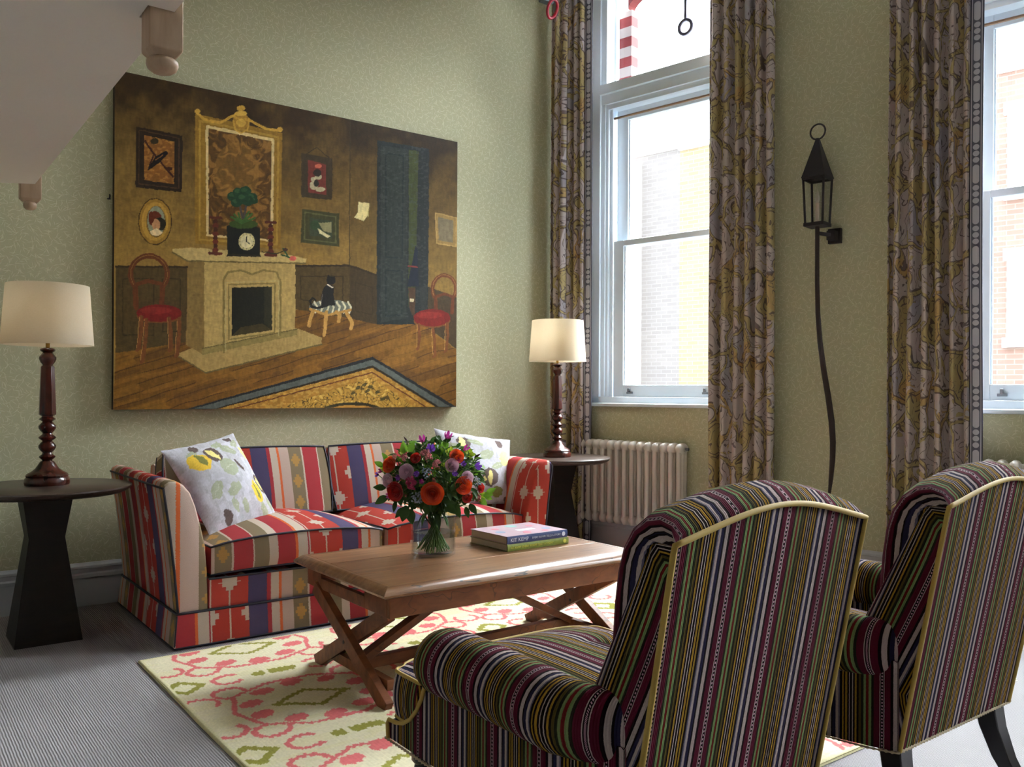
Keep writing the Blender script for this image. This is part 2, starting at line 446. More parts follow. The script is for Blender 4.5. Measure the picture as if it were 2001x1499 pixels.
# ------------------------------------------------------------------ camera (1 unit = 1 m, x along the painting wall, y towards it)
F_PX, PCX, PCY, ROLL, CAM_H = 1690.0, 1000.5, 764.5, .005, 1.15
cam = bpy.data.cameras.new('camera'); camo = bpy.data.objects.new('camera', cam); COL.objects.link(camo)
cam.sensor_width = 36; cam.lens = F_PX/2001*36; cam.shift_y = (PCY-749.5)/2001; cam.clip_start = .05; cam.clip_end = 200
Rm = Matrix(((.8, 0, -.6), (-.6, 0, -.8), (0, 1, 0))).to_4x4()      # columns: right, up, back
camo.matrix_world = Matrix.Translation((0,0,CAM_H)) @ Rm @ Matrix.Rotation(ROLL, 4, 'Z')
scene.camera = camo

# ------------------------------------------------------------------ room shell
YW = 5.04; WX = 4.27977; CEIL = 4.5; WROT = math.radians(-79)
WD = Vector((math.cos(WROT), math.sin(WROT), 0))       # along the window wall, towards the camera
WN = Vector((-WD.y, WD.x, 0))                           # outdoors
WLEN = 7.165
XL, YB = -1.6, -2.0
CORN = Vector((WX, YW, 0)); END = CORN + WD*WLEN
def wall_pt(s, off, z=0):                                # off > 0 into the room
    p = CORN + WD*s - WN*off; return (p.x, p.y, z)

def struct(name, mb, mats, **kw):
    o = mb.build(name, mats, **kw); o['kind'] = 'structure'; return o
def uvxy(co, n): return (co.x, co.y)
struct('floor', MB().prism([(XL,YB),(END.x,YB),(WX,YW),(XL,YW)], 'z', -.05, 0), M['carpet'])
struct('ceiling_main', MB().prism([(XL,YB),(END.x+.2,YB),(WX+.2,YW),(XL,YW)], 'z', CEIL, CEIL+.1), M['ceil'])
struct('wall_back', MB().box(XL, WX+.4, YW, YW+.2, -.05, CEIL+.1), M['wallpaper'])
struct('wall_left', MB().box(XL-.2, XL, YB, YW+.2, -.05, CEIL+.1), M['roomwall'])
struct('wall_front', MB().box(XL-.2, END.x+.4, YB-.2, YB, -.05, CEIL+.1), plain('olive_wall_paint', rgb(112,106,90), .9))
OPEN = [(.24, 1.46), (2.66, 3.88), (5.08, 6.30)]; OZ0, OZ1 = 1.06, 4.22
mb = MB(); prev = 0.0
TH = .24
for a, b in OPEN:
    mb.box(prev, a, 0, TH, -.05, CEIL+.1); mb.box(a, b, 0, TH, -.05, OZ0); mb.box(a, b, 0, TH, OZ1, CEIL+.1); prev = b
mb.box(prev, WLEN, 0, TH, -.05, CEIL+.1)
struct('wall_right', mb, M['wallpaper'], loc=CORN, rotz=WROT)
# skirting boards
sk = [(0,0),(.022,0),(.022,.150),(.028,.152),(.028,.168),(.018,.176),(.018,.196),(.026,.202),(.024,.212),(.012,.222),(.008,.228),(0,.228)]
mb = MB(); mb.prism([(YW-y, z) for y, z in sk], 'x', XL, WX-.03); struct('baseboard_back', mb, M['skirt'])
mb = MB(); mb.prism([(-y, z) for y, z in sk], 'x', .03, WLEN); struct('baseboard_right', mb, M['skirt'], loc=CORN, rotz=WROT)

# ------------------------------------------------------------------ windows
def make_window(k, s0):
    W = 1.22
    w = thing('window_%d' % k, None, None, loc=CORN + WD*s0, rotz=WROT, kind='structure')
    f = MB()
    for q in (0, 1):
        X = (lambda v: v) if q == 0 else (lambda v: W-v)
        def bx(x0, x1, *r): a, b = sorted((X(x0), X(x1))); f.box(a, b, *r)
        bx(0, .075, .012, .235, OZ0, OZ1); bx(.075, .105, .035, .235, OZ0, 3.34); bx(.105, .125, .05, .235, OZ0, 3.34)
        bx(.125, .147, .075, .085, OZ0, 3.3); bx(.147, .150, .13, .142, OZ0, 3.3)
        bx(.075, .122, .03, .10, 3.41, OZ1)
    f.box(.0, W, .012, .235, OZ0, 1.112)
    f.box(.075, W-.075, .03, .235, 3.27, 3.34); f.box(.105, W-.105, .05, .235, 3.235, 3.27)
    f.box(.075, W-.075, .0, .235, 3.34, 3.41); f.box(0, W, .012, .235, 4.15, OZ1)
    f.build('window_frame', M['white'], w, bevel=.003)
    def sash(nm, z0, z1, y0, bot, top):
        g = MB(); xa, xb = .147, W-.147
        g.box(xa, xa+.09, y0, y0+.04, z0, z1); g.box(xb-.09, xb, y0, y0+.04, z0, z1)
        g.box(xa+.09, xb-.09, y0, y0+.04, z0, z0+bot); g.box(xa+.09, xb-.09, y0, y0+.04, z1-top, z1)
        # glazing bead
        for (a, b, c, d) in ((xa+.09, xa+.1, z0+bot, z1-top), (xb-.1, xb-.09, z0+bot, z1-top)):
            g.box(a, b, y0+.012, y0+.03, c, d)
        o = g.build(nm, M['white'], w, bevel=.004)
        MB().box(xa+.085, xb-.085, y0+.018, y0+.022, z0+bot-.005, z1-top+.005).build('pane', M['glass'], o)
    sash('lower_sash', 1.112, 2.262, .088, .088, .042)
    sash('upper_sash', 2.215, 3.24, .142, .045, .08)
    g = MB(); g.box(.122, .142, .12, .16, 3.41, 4.15); g.box(W-.142, W-.122, .12, .16, 3.41, 4.15); g.box(.142, W-.142, .12, .16, 3.41, 3.425); g.box(.142, W-.142, .12, .16, 4.13, 4.15)
    o = g.build('fanlight', M['white'], w, bevel=.003)
    MB().box(.138, W-.138, .138, .142, 3.42, 4.14).build('pane', M['glass'], o)
    MB().box(-.06, W+.06, -.05, .012, 1.042, 1.068).build('window_sill', M['white'], w, bevel=.008)
    # sash furniture
    for xx in (.30, W-.30):
        h = MB(); h.box(xx-.025, xx+.025, .078, .088, 1.135, 1.150); h.box(xx-.008, xx+.008, .062, .08, 1.148, 1.176); h.build('sash_catch', M['greymetal'], w, bevel=.002)
    MB().tube([(.16, .075, 3.165), (W-.16, .075, 3.165)], .009, 8).build('blind_rod', M['blindrod'], w, smooth=60)
    # masonry reveal seen outside the fanlight
    return w
for k, (a, b) in enumerate(OPEN): make_window(k+1, a)

def mat_quoin():
    t = NT('banded_brick'); s = t.sep(t.obj())
    f = t.m('GREATER_THAN', t.m('FRACT', t.m('DIVIDE', s[2], .15)), .5)
    return t.fin(t.mix(f, rgb(128,44,42), rgb(196,176,166)), .9)
M['quoin'] = mat_quoin(); M['arch'] = plain('red_brick_arch', rgb(104,40,38), .9)
for k, (a, b) in enumerate(OPEN):
    q = MB(); q.box(-.10, .192, .245, .33, 3.34, 4.02); q.box(1.028, 1.32, .245, .33, 3.34, 4.02)
    pts = [(-.10, 4.02)] + [(.61 + .50*math.cos(t), 4.0 + .30*math.sin(t)) for t in [PI*(1-i/12) for i in range(13)]] + [(1.32, 4.02), (1.32, 4.55), (-.10, 4.55)]
    q2 = MB()
    inner = [(.61 + .45*math.cos(PI*(1-i/16)), 4.03 + .14*math.sin(PI*(1-i/16))) for i in range(17)]
    for i in range(16):
        (x0,z0),(x1,z1) = inner[i], inner[i+1]
        q2.prism([(x0,z0),(x1,z1),(x1,4.6),(x0,4.6)], 'y', .245, .33)
    o = struct('trim_%d' % (k+1), q, M['quoin'], loc=CORN + WD*a, rotz=WROT)
    q2.build('brick_arch', M['arch'], o)

# ------------------------------------------------------------------ outdoors
M['bk_grey'] = mat_brick('pale_grey_brick', rgb(117,111,110), rgb(124,118,117), rgb(131,127,126))
M['bk_yel'] = mat_brick('yellow_stock_brick', rgb(134,119,95), rgb(142,129,108), rgb(144,137,125))
M['bk_red'] = mat_brick('pinkish_red_brick', rgb(130,104,95), rgb(138,115,106), rgb(144,132,125))
M['slate'] = plain('slate_roof', rgb(170,172,178), .8)
M['extglass'] = plain('far_window_glass', rgb(150,158,168), .15)
FO = 9.0
def building(name, label, s0, s1, zt, wallm, wins, bay=None, rooflift=1.0):
    b = thing(name, label, 'building', loc=CORN + WN*FO, rotz=WROT)
    MB().box(s0, s1, 0, 3.0, -3.5, zt).build('wall', wallm, b)
    MB().prism([(0,zt),(3.0,zt),(1.5,zt+rooflift)], 'x', s0, s1).build('roof', M['slate'], b)
    MB().box(s0, s1, -.08, 0, zt-.12, zt+.04).build('parapet', M['render_w'], b)
    if bay: MB().box(bay[0], bay[1], -.5, 0, -3.5, bay[2]).build('bay', M['render_w'], b)
    for (a, c, z0, z1, yy) in wins:
        m_ = MB(); t_ = .07
        m_.box(a-.12, c+.12, yy-.05, yy, z1, z1+.18); m_.box(a-.12, c+.12, yy-.1, yy, z0-.14, z0)
        m_.box(a-t_, a, yy-.04, yy, z0, z1); m_.box(c, c+t_, yy-.04, yy, z0, z1)
        m_.box(a, c, yy-.035, yy, (z0+z1)/2-.03, (z0+z1)/2+.03); m_.box(a, c, yy-.03, yy, z1-.05, z1); m_.box(a, c, yy-.03, yy, z0, z0+.06)
        w_ = m_.build('window', M['render_w'], b)
        MB().box(a, c, yy-.012, yy-.006, z0, z1).build('pane', M['extglass'], w_)
building('grey_brick_building', 'pale grey brick house with a white bay seen through the first window', -14, -4.45, 5.85, M['bk_grey'],
         [(-6.15,-5.55,2.3,3.5,-.5),(-6.15,-5.55,.2,1.5,-.5),(-6.15,-5.55,4.3,5.3,-.5),(-9.5,-8.6,2.3,3.9,0)], (-6.4,-5.3,5.6), 1.6)
building('yellow_brick_building', 'yellow stock brick house beside the grey one across the street', -4.45, -.3, 5.8, M['bk_yel'], [(-2.6,-1.6,2.0,3.4,0)], None, 1.2)
building('red_brick_building', 'pinkish red brick house with white sash windows outside the right window', -.3, 9.5, 5.95, M['bk_red'],
         [(1.1,2.1,1.96,3.08,0),(1.1,2.1,4.1,5.2,0),(1.1,2.1,-.6,.8,0),(4.2,5.2,1.96,3.08,0),(4.2,5.2,4.1,5.2,0)], None, .8)
struct('ground_street', MB().box(-16, 12, TH+.3, FO+4, -3.7, -3.5), M['street'], loc=CORN, rotz=WROT)

# ------------------------------------------------------------------ stair landing and its hanging newels
SZ = 2.05
land = [(XL, YB+.4), (.59, YB+.4), (.59, 2.135), (.53, 2.135), (.53, 2.217), (.59, 2.217), (.60, 4.30), (.47, 4.37), (XL, 4.37)]
struct('ceiling_landing', MB().prism(land, 'z', SZ, SZ+.26), M['soffit'])
def newel(label, x0, y0, w, d, zb, zt):
    t = thing('newel_post', label, 'stair post', loc=(x0+w/2, y0+d/2, zb), group='hanging newel posts under the landing')
    b = MB(); hw, hd = w/2, d/2
    b.loft([[(-hw+i,-hd+i,z),(hw-i,-hd+i,z),(hw-i,hd-i,z),(-hw+i,hd-i,z)] for i, z in ((.014,.0),(0,.016),(0,zt-zb))])
    b.build('post', M['newel'], t, bevel=.003)
    r = min(w,d)*.50
    MB().lathe([(r*.80,.001),(r*.98,-.005),(r,-.014),(r*.9,-.024),(r*.6,-.032),(.001,-.035)], 24).build('finial', M['newel'], t, smooth=60)
newel('larger pinkish wooden newel post hanging in front of the painting top', .534, 2.139, .078, .074, 1.945, 2.7)
newel('smaller pinkish wooden newel post hanging under the landing corner near the wall', .552, 4.36+.014, .085, .055, 1.985, 2.31)

# ------------------------------------------------------------------ raster painting helper (numpy -> colour attribute)
def tolin(c): return np.array([s2l(v) for v in c], dtype=np.float32)
def value_noise(x, y, seed):
    r = np.random.default_rng(seed).random((64,64)).astype(np.float32)
    xi = np.floor(x).astype(int); yi = np.floor(y).astype(int); fx = x-xi; fy = y-yi
    fx = fx*fx*(3-2*fx); fy = fy*fy*(3-2*fy)
    a = r[yi%64, xi%64]; b = r[yi%64,(xi+1)%64]; c = r[(yi+1)%64, xi%64]; d = r[(yi+1)%64,(xi+1)%64]
    return (a*(1-fx)+b*fx)*(1-fy)+(c*(1-fx)+d*fx)*fy
class Canvas:
    def __init__(s, X, Y, wob=0., seed=1):
        s.X0, s.Y0 = X, Y
        s.X = X + wob*(value_noise(X/6, Y/6, seed)-.5); s.Y = Y + wob*(value_noise(X/6, Y/6, seed+1)-.5)
        s.C = np.zeros(X.shape + (3,), np.float32)
    def put(s, mask, col, a=1.):
        col = tolin(col) if not isinstance(col, np.ndarray) else col
        s.C[mask] = s.C[mask]*(1-a) + (col if col.ndim == 1 else col[mask])*a
    def poly(s, pts, col, a=1.):
        ins = np.zeros(s.X.shape, bool); n = len(pts)
        for i in range(n):
            x0,y0 = pts[i]; x1,y1 = pts[(i+1)%n]
            if y0 == y1: continue
            c = ((y0 > s.Y) != (y1 > s.Y)) & (s.X < (x1-x0)*(s.Y-y0)/(y1-y0)+x0)
            ins ^= c
        s.put(ins, col, a); return ins
    def ell(s, cx, cy, rx, ry, col, a=1., rot=0.):
        c, sn = math.cos(rot), math.sin(rot); dx = s.X-cx; dy = s.Y-cy
        m = ((dx*c+dy*sn)/rx)**2 + ((-dx*sn+dy*c)/ry)**2 < 1
        s.put(m, col, a); return m
    def line(s, pts, w, col, a=1.):
        m = np.zeros(s.X.shape, bool)
        for (x0,y0),(x1,y1) in zip(pts[:-1], pts[1:]):
            dx, dy = x1-x0, y1-y0; L = dx*dx+dy*dy or 1e-9
            t = np.clip(((s.X-x0)*dx+(s.Y-y0)*dy)/L, 0, 1)
            m |= (s.X-x0-t*dx)**2+(s.Y-y0-t*dy)**2 < (w/2)**2
        s.put(m, col, a)
def attr_grid(name, P, cols, nx, ny, mat, parent, uvs=None, smooth=True):
    """P (ny,nx,3) points; cols (ny,nx,3) linear"""
    me = bpy.data.meshes.new(name); nv = nx*ny; nf = (nx-1)*(ny-1)
    me.vertices.add(nv); me.vertices.foreach_set('co', P.reshape(-1).astype(np.float32))
    i = np.arange(nx-1)[None,:] + np.arange(ny-1)[:,None]*nx
    q = np.stack([i, i+1, i+nx+1, i+nx], -1).reshape(-1).astype(np.int32)
    me.loops.add(nf*4); me.polygons.add(nf)
    me.loops.foreach_set('vertex_index', q); me.polygons.foreach_set('loop_start', np.arange(0, nf*4, 4, dtype=np.int32))
    me.polygons.foreach_set('loop_total', np.full(nf, 4, np.int32)); me.update(calc_edges=True)
    me.polygons.foreach_set('use_smooth', np.full(nf, smooth))
    ca = me.color_attributes.new('Col', 'FLOAT_COLOR', 'POINT')
    c4 = np.ones((nv,4), np.float32); c4[:,:3] = cols.reshape(-1,3); ca.data.foreach_set('color', c4.reshape(-1))
    uvl = me.uv_layers.new(name='UVMap')
    if uvs is None: uvs = P[..., [0,2]]
    uvl.data.foreach_set('uv', uvs.reshape(-1,2)[q].astype(np.float32).reshape(-1))
    me.materials.append(mat); me.validate()
    o = bpy.data.objects.new(name, me); COL.objects.link(o)
    if parent: o.parent = parent
    return o
def to_photo(x, y, z):
    d = .6*x+.8*y; l = .8*x-.6*y; u = F_PX*l/d; v = -F_PX*(z-CAM_H)/d
    return PCX+u*math.cos(ROLL)-v*math.sin(ROLL), PCY+u*math.sin(ROLL)+v*math.cos(ROLL)

# ------------------------------------------------------------------ the big canvas on the wall
PX0, PX1, PZ0, PZ1, PY = 1.073, 3.266, 1.040, 2.864, YW-.045
def make_painting():
    pt = thing('wall_painting', 'large unframed oil painting of a parlour with fireplace on the green wall', 'painting', loc=((PX0+PX1)/2, YW, PZ0))
    nx, ny = 620, 516
    xs = np.linspace(PX0, PX1, nx); zs = np.linspace(PZ0, PZ1, ny)
    GX, GZ = np.meshgrid(xs, zs)
    U, V = to_photo(GX, PY, GZ)
    c = Canvas(U.astype(np.float32), V.astype(np.float32), 1.3, 5)
    X, Y = c.X, c.Y
    n1 = value_noise(U/14, V/14, 11); n2 = value_noise(U/5, V/3, 12); n3 = value_noise(U/40, V/40, 13)
    # wall tone: umber at the top to warm stone
    t = np.clip((V - (150 + (U-228)*.2))/330, 0, 1)
    t = np.clip(t*1.05 + (n3-.5)*.28 + (n1-.5)*.22, 0, 1)[...,None]
    c.C = tolin((50,33,13))*(1-t) + tolin((140,110,54))*t
    right = U > 684
    c.C[right] = c.C[right]*.8
    # floor
    fl = [(226,690),(365,668),(600,600),(683,622),(738,632),(812,622),(900,690),(902,810),(220,812)]
    m = c.poly(fl, (108,72,24))
    plank = ((V + (U-228)*.31 + 6*n3)/17) % 1.
    c.put(m & (plank < .12), (60,40,20), .7)
    tone = value_noise(U/60, (V+(U-228)*.31)/9, 21); c.put(m & (tone > .6), (132,92,32), .6); c.put(m & (tone < .3), (80,54,26), .5)
    # wainscot
    for p in ([(226,521),(366,522),(366,668),(226,690)], [(574,520),(683,519),(683,622),(574,604)]): c.poly(p, (74,58,30))
    c.poly([(683,519),(737,538),(737,634),(683,622)], (60,46,26)); c.poly([(836,560),(902,585),(902,690),(836,640)], (64,50,32))
    c.line([(226,521),(366,522)], 4, (52,38,20)); c.line([(574,520),(683,519),(737,538)], 4, (48,36,20)); c.line([(684,232),(683,520)], 2, (54,44,26), .8)
    for b in ([(240,545),(300,545),(300,655),(240,655),(240,545)],[(318,545),(352,545),(352,648),(318,648),(318,545)],[(588,540),(670,540),(670,600),(588,585),(588,540)],[(695,552),(728,562),(728,615),(695,608),(695,552)]):
        c.line(b, 2.2, (50,38,20), .8)
    # chimneypiece
    st = (172,146,92)
    c.poly([(350,690),(398,672),(576,640),(629,660),(628,673),(402,729),(350,697)], (160,134,84)); c.line([(350,697),(402,729),(628,673)], 3, (96,82,48))
    c.poly([(369,503),(399,512),(399,694),(363,674)], (126,102,58)); c.poly([(399,512),(577,510),(577,648),(399,694)], st)
    c.poly([(395,680),(580,643),(580,655),(395,694)], (132,116,70)); c.line([(395,681),(580,643)], 2, (98,84,48))
    c.poly([(336,487),(372,484),(560,497),(599,506),(597,514),(366,509),(337,492)], (182,158,106)); c.line([(337,493),(366,510),(597,515)], 3, (104,90,52))
    c.line([(437,688),(437,548),(445,532),(470,528),(492,536),(515,528),(540,532),(548,548),(548,655)], 4, (112,98,56), .8)
    c.line([(441,686),(441,552),(545,549),(545,656)], 2, (172,158,112), .6)
    c.line([(447,664),(447,556),(537,554),(537,650),(447,664)], 3, (110,96,56), .8)
    c.poly([(453,562),(531,560),(532,645),(453,657)], (26,24,14)); c.poly([(453,657),(532,645),(512,632),(470,640)], (60,50,24)); c.poly([(516,562),(531,560),(532,645),(516,632)], (40,38,22))
    # mirror
    c.poly([(381,222),(552,260),(548,487),(381,476)], (136,102,36)); c.line([(390,236),(544,268),(541,478),(390,468),(390,236)], 4, (168,132,54), .8)
    c.poly([(402,244),(536,271),(533,472),(403,462)], (208,184,136)); m = c.poly([(407,251),(531,276),(528,468),(408,458)], (84,56,20))
    sw = value_noise(U/9+4*n1, V/9+4*n1, 31); c.put(m & (sw > .56), (124,86,36), .55); c.put(m & (sw > .68), (150,108,50), .5); c.put(m & (sw < .3), (60,42,18), .5)
    m2 = c.ell(462, 340, 44, 62, (150,110,50), .3)
    g = (186,144,60)
    c.line([(382,218),(400,234),(430,240),(452,228),(470,222),(490,236),(520,252),(549,256)], 5, g); c.ell(386,218,5,5,g); c.ell(547,253,6,5,g)
    c.ell(471,236,15,17,(160,120,46)); c.ell(471,212,8,6,g); c.ell(471,222,12,5,(200,160,74)); c.ell(471,240,9,8,(196,156,70)); c.line([(456,236),(460,254),(471,260),(484,254),(487,238)], 3, g)
    c.line([(457,228),(466,232)], 4, g); c.line([(478,232),(487,236)], 4, g)
    # bird picture
    c.poly([(266,247),(357,265),(355,376),(265,366)], (40,26,14)); c.line([(272,254),(350,270),(349,368),(271,359),(272,254)], 2, (74,48,26), .8)
    m = c.poly([(281,264),(341,277),(340,360),(282,352)], (122,78,30)); c.put(m & (n2 > .62), (160,110,48), .6)
    c.line([(284,276),(300,300),(318,322),(338,345)], 4, (58,26,16)); c.line([(300,302),(290,330)], 3, (58,26,16))
    c.poly([(287,333),(303,306),(320,297),(329,297),(326,304),(312,318),(297,328)], (26,18,14)); c.ell(324,299,5,4,(24,16,14)); c.line([(304,312),(318,303)], 2, (110,70,36))
    c.ell(302,276,8,6,(50,40,20)); c.ell(330,330,7,4,(64,30,18))
    # oval portrait
    c.ell(303,433,33,46,(70,50,20)); c.ell(303,433,31,44,(150,112,42)); c.ell(303,433,26,38,(176,136,58)); c.ell(305,433,19,31,(110,82,34)); c.ell(305,432,17,29,(132,136,118))
    c.ell(303,428,13,15,(104,44,22)); c.ell(312,438,12,13,(40,36,22)); c.ell(305,439,8,11,(186,136,98)); c.poly([(292,452),(306,446),(318,455),(309,461),(298,460)], (220,196,160)); c.ell(296,425,6,12,(98,40,20))
    # two pictures right of the mirror
    c.line([(597,302),(619,288),(645,310)], 1.5, (50,40,24)); c.poly([(589,299),(650,310),(649,391),(589,385)], (58,46,30)); m = c.poly([(602,312),(637,322),(637,381),(602,376)], (108,46,38))
    for q in ((613,362,8,9),(626,370,9,5),(622,345,7,6),(612,350,5,4)): c.ell(*q, (178,168,140)); 
    c.ell(620,338,8,7,(42,30,26)); c.ell(618,358,5,7,(44,40,30)); c.ell(622,325,7,4,(186,96,78))
    c.poly([(590,408),(663,418),(662,482),(588,474)], (60,58,32)); c.line([(596,415),(656,424),(656,475),(595,468),(596,415)], 2.5, (84,84,50)); m = c.poly([(605,425),(650,432),(649,466),(605,461)], (56,62,44))
    c.ell(616,440,10,9,(46,66,40)); c.poly([(622,436),(648,434),(648,455),(632,452)], (136,130,96)); c.poly([(620,446),(646,462),(640,465),(624,456)], (206,196,156))
    # note on the wall
    c.poly([(700,394),(723,398),(718,422),(711,432),(692,425),(699,414)], (214,198,146)); c.line([(722,398),(719,424)], 2, (150,132,84))
    # door
    c.poly([(737,274),(839,291),(836,634),(736,634)], (32,36,38)); c.poly([(744,284),(798,292),(794,622),(744,630)], (40,46,44)); c.poly([(799,292),(818,296),(812,560),(798,600)], (56,62,32))
    for b in ([(754,300),(788,304),(786,505),(754,502),(754,300)],[(754,528),(786,530),(785,615),(754,618),(754,528)]): c.line(b, 2.4, (28,34,38), .9)
    m = (U > 740) & (U < 836) & (V > 285) & (V < 620) & (n2 > .72); c.put(m, (64,70,70), .3)
    c.poly([(796,560),(812,480),(816,488),(818,560)], (26,30,46)); c.line([(798,520),(815,522)], 3, (120,50,44)); c.poly([(798,562),(812,562),(810,628),(800,600)], (72,50,34)); c.poly([(801,584),(809,584),(808,590),(801,590)], (196,180,150))
    c.poly([(820,560),(834,560),(834,632),(822,632)], (40,44,44))
    # small tan picture
    c.poly([(850,415),(893,425),(892,482),(852,475)], (140,112,66)); c.poly([(856,424),(886,431),(885,475),(857,469)], (112,100,80)); c.line([(851,416),(892,426),(891,482),(853,475),(851,416)], 2.4, (164,132,80))
    # balloon-back chairs
    def chair(cx, cy, rx, ry, seat, legs, w):
        wd = (96,50,24)
        pts = [(cx+rx*math.sin(a), cy-ry*math.cos(a)) for a in [(-2.3+4.6*i/24) for i in range(25)]]
        c.line(pts, w, wd); c.line([(p[0]*1., p[1]-1) for p in pts], 1.2, (150,104,54), .7)
        c.line([(cx-rx*.7, cy+ry*.55),(cx, cy+ry*.35),(cx+rx*.7, cy+ry*.55)], w*.8, wd)
        c.line([pts[0],(pts[0][0]+2, seat[1]-seat[3]*.6)], w, wd); c.line([pts[-1],(pts[-1][0]-2, seat[1]-seat[3]*.6)], w, wd)
        c.ell(seat[0], seat[1]+6, seat[2], seat[3]*.8, (110,66,30)); c.ell(seat[0], seat[1], seat[2], seat[3], (112,24,22)); c.ell(seat[0]-seat[2]*.15, seat[1]-seat[3]*.3, seat[2]*.7, seat[3]*.4, (138,42,36), .6)
        for (xa, ya, xb, yb) in legs:
            c.line([(xa,ya),(xa*.6+xb*.4+2,ya*.6+yb*.4),(xb,yb-4),(xb-3,yb)], w*.75, (108,62,30)); c.line([(xa-3,ya),(xb-4,yb-4)], 1.2, (176,128,70), .7)
    chair(291, 536, 36, 36, (311,612,44,17), [(286,625,279,708),(350,625,346,696),(276,620,271,684),(330,622,334,684)], 10)
    chair(868, 565, 23, 27, (844,621,36,17), [(818,634,818,682),(846,642,850,698),(874,632,872,688)], 7)
    # striped stool and the cat
    c.ell(645,600,41,14,(104,106,100)); 
    for i in range(7): c.line([(614+i*11,590),(620+i*11,600),(616+i*11,611)], 3.5, (206,200,176))
    c.line([(606,604),(640,616),(684,606)], 5, (176,132,70)); 
    for (xa,xb,yb) in ((611,604,636),(638,633,655),(676,686,642),(658,662,628)): c.line([(xa,610),(xb+2,yb-12),(xb,yb)], 7, (182,138,74)); 
    c.line([(609,600),(606,588),(611,582),(616,586)], 4, (24,20,20)); c.line([(608,598),(620,602),(640,597)], 5, (26,22,22))
    c.poly([(628,597),(627,580),(633,562),(641,552),(652,560),(652,580),(656,597)], (28,24,24)); c.ell(647,548,9,7.5,(26,22,22)); c.poly([(639,545),(641,536),(646,542)], (26,22,22)); c.poly([(649,542),(655,539),(655,547)], (26,22,22)); c.line([(640,556),(650,562)], 2.4, (216,204,190)); c.line([(630,575),(628,592)], 1.2, (120,110,104), .6)
    # clock and topiary
    c.poly([(443,442),(452,438),(500,441),(508,446),(508,498),(445,498)], (20,18,12)); c.poly([(443,496),(510,498),(510,502),(443,501)], (38,32,20)); c.ell(482,472,16,17,(196,184,136)); c.ell(482,472,12,13,(214,204,164))
    c.line([(482,472),(482,461)], 1.8, (20,16,12)); c.line([(482,472),(488,477)], 1.8, (20,16,12))
    for i in range(12): c.ell(482+13.5*math.sin(i*PI/6), 472-14.5*math.cos(i*PI/6), .9, .9, (30,26,20))
    c.ell(476,438,28,9,(52,72,26)); 
    for (a_,b_,d_) in ((452,424,1),(458,419,1),(492,418,-1),(498,426,-1),(466,416,1),(486,414,-1)): c.line([(a_,b_),(472,436)], 4, (60,92,40))
    c.line([(468,402),(474,426)], 4, (70,62,66)); c.line([(482,400),(476,426)], 4, (70,62,66))
    for (a_,b_,r_) in ((455,384,11),(466,376,11),(479,374,12),(492,386,11),(496,392,8),(484,392,12),(462,396,11),(474,388,13)): c.ell(a_,b_,r_,r_*.85,(28,58,38)); c.ell(a_-2,b_-3,r_*.5,r_*.35,(52,88,54),.6)
    # candlesticks and rose
    for (cx, y0, y1, w_) in ((421,425,497,22),(529,434,500,19)):
        c.line([(cx-w_/2,y0),(cx+w_/2,y0+1)], 5, (78,32,20)); 
        for k in range(8): c.ell(cx, y0+8+(y1-y0-16)*k/7, 6 if k%2 else 4.4, 5, (92,38,24) if k%2 else (64,26,16))
        c.line([(cx-w_/2,y1-2),(cx+w_/2,y1-1)], 6, (84,36,22))
    c.line([(512,492),(540,496),(556,490)], 2, (50,46,24)); c.line([(553,486),(562,500)], 3.5, (36,70,44)); c.ell(558,488,5,3.5,(58,34,30)); c.ell(572,505,7,5,(196,92,84)); c.line([(550,498),(566,503)], 3, (40,70,40))
    # rug corner in the foreground
    c.poly([(340,806),(728,697),(892,795),(892,812),(340,812)], (34,36,40)); c.poly([(352,806),(729,703),(880,795),(880,812),(352,812)], (82,88,88)); c.poly([(392,806),(728,714),(866,800),(866,812),(392,812)], (44,36,24)); 
    m = c.poly([(400,806),(728,719),(858,800),(858,812),(400,812)], (158,114,46)); c.put(m & (n2 > .6), (186,146,72), .7)
    c.line([(430,806),(727,728),(845,804)], 2.4, (96,54,28))
    c.poly([(520,806),(724,737),(826,806)], (170,130,54)); 
    sw = value_noise(U/5+3*n1, V/4.5+3*n1, 41)
    tri = (V > 737+ (724-U).clip(0)*.338) & (V > 737 + (U-724).clip(0)*.676); c.put(tri & (abs(sw-.5) < .06), (44,40,24), .85); c.put(tri & (sw > .78), (206,170,92), .7)
    c.ell(688,808,66,22,(50,44,26)); c.ell(688,809,58,17,(176,128,56)); c.ell(688,811,38,13,(150,60,36))
    for (a_,b_) in ((700,758),(712,752),(724,756),(738,766),(718,764),(748,780),(690,768)): c.ell(a_,b_,5,3.2,(60,56,30),.9,-.5)
    # craquelure / brush
    f = .84 + .32*value_noise(U/3, V/8, 51); c.C *= np.array((1., .985, .86), np.float32); c.C *= f[...,None]
    P = np.stack([GX-(PX0+PX1)/2, np.full_like(GX, PY-YW), GZ-PZ0], -1)
    attr_grid('painted_canvas', P, c.C, nx, ny, mat_attr('oil_paint', .6, PAINT_GAIN, .2), pt, uvs=np.stack([GX, GZ], -1))
    w = (PX1-PX0)/2
    MB().box(-w, w, PY-YW+.0012, -.004, 0, PZ1-PZ0).build('stretcher', plain('canvas_edge_paint', rgb(48,34,20), .7), pt)
PAINT_GAIN = 1.12
make_painting()
h = MB(); h.tube([(0,0,.0),(0,-.02,.0),(0,-.026,.012),(0,-.02,.02)], .004, 8); h.lathe([(.009,-.003),(.009,.003)], 12, (0,-.003,0))
tag(h.build('wall_hook', M['iron'], loc=(1.055, YW, 2.176), smooth=50), 'tiny black metal hook on the wall at the left edge of the painting', 'hook')

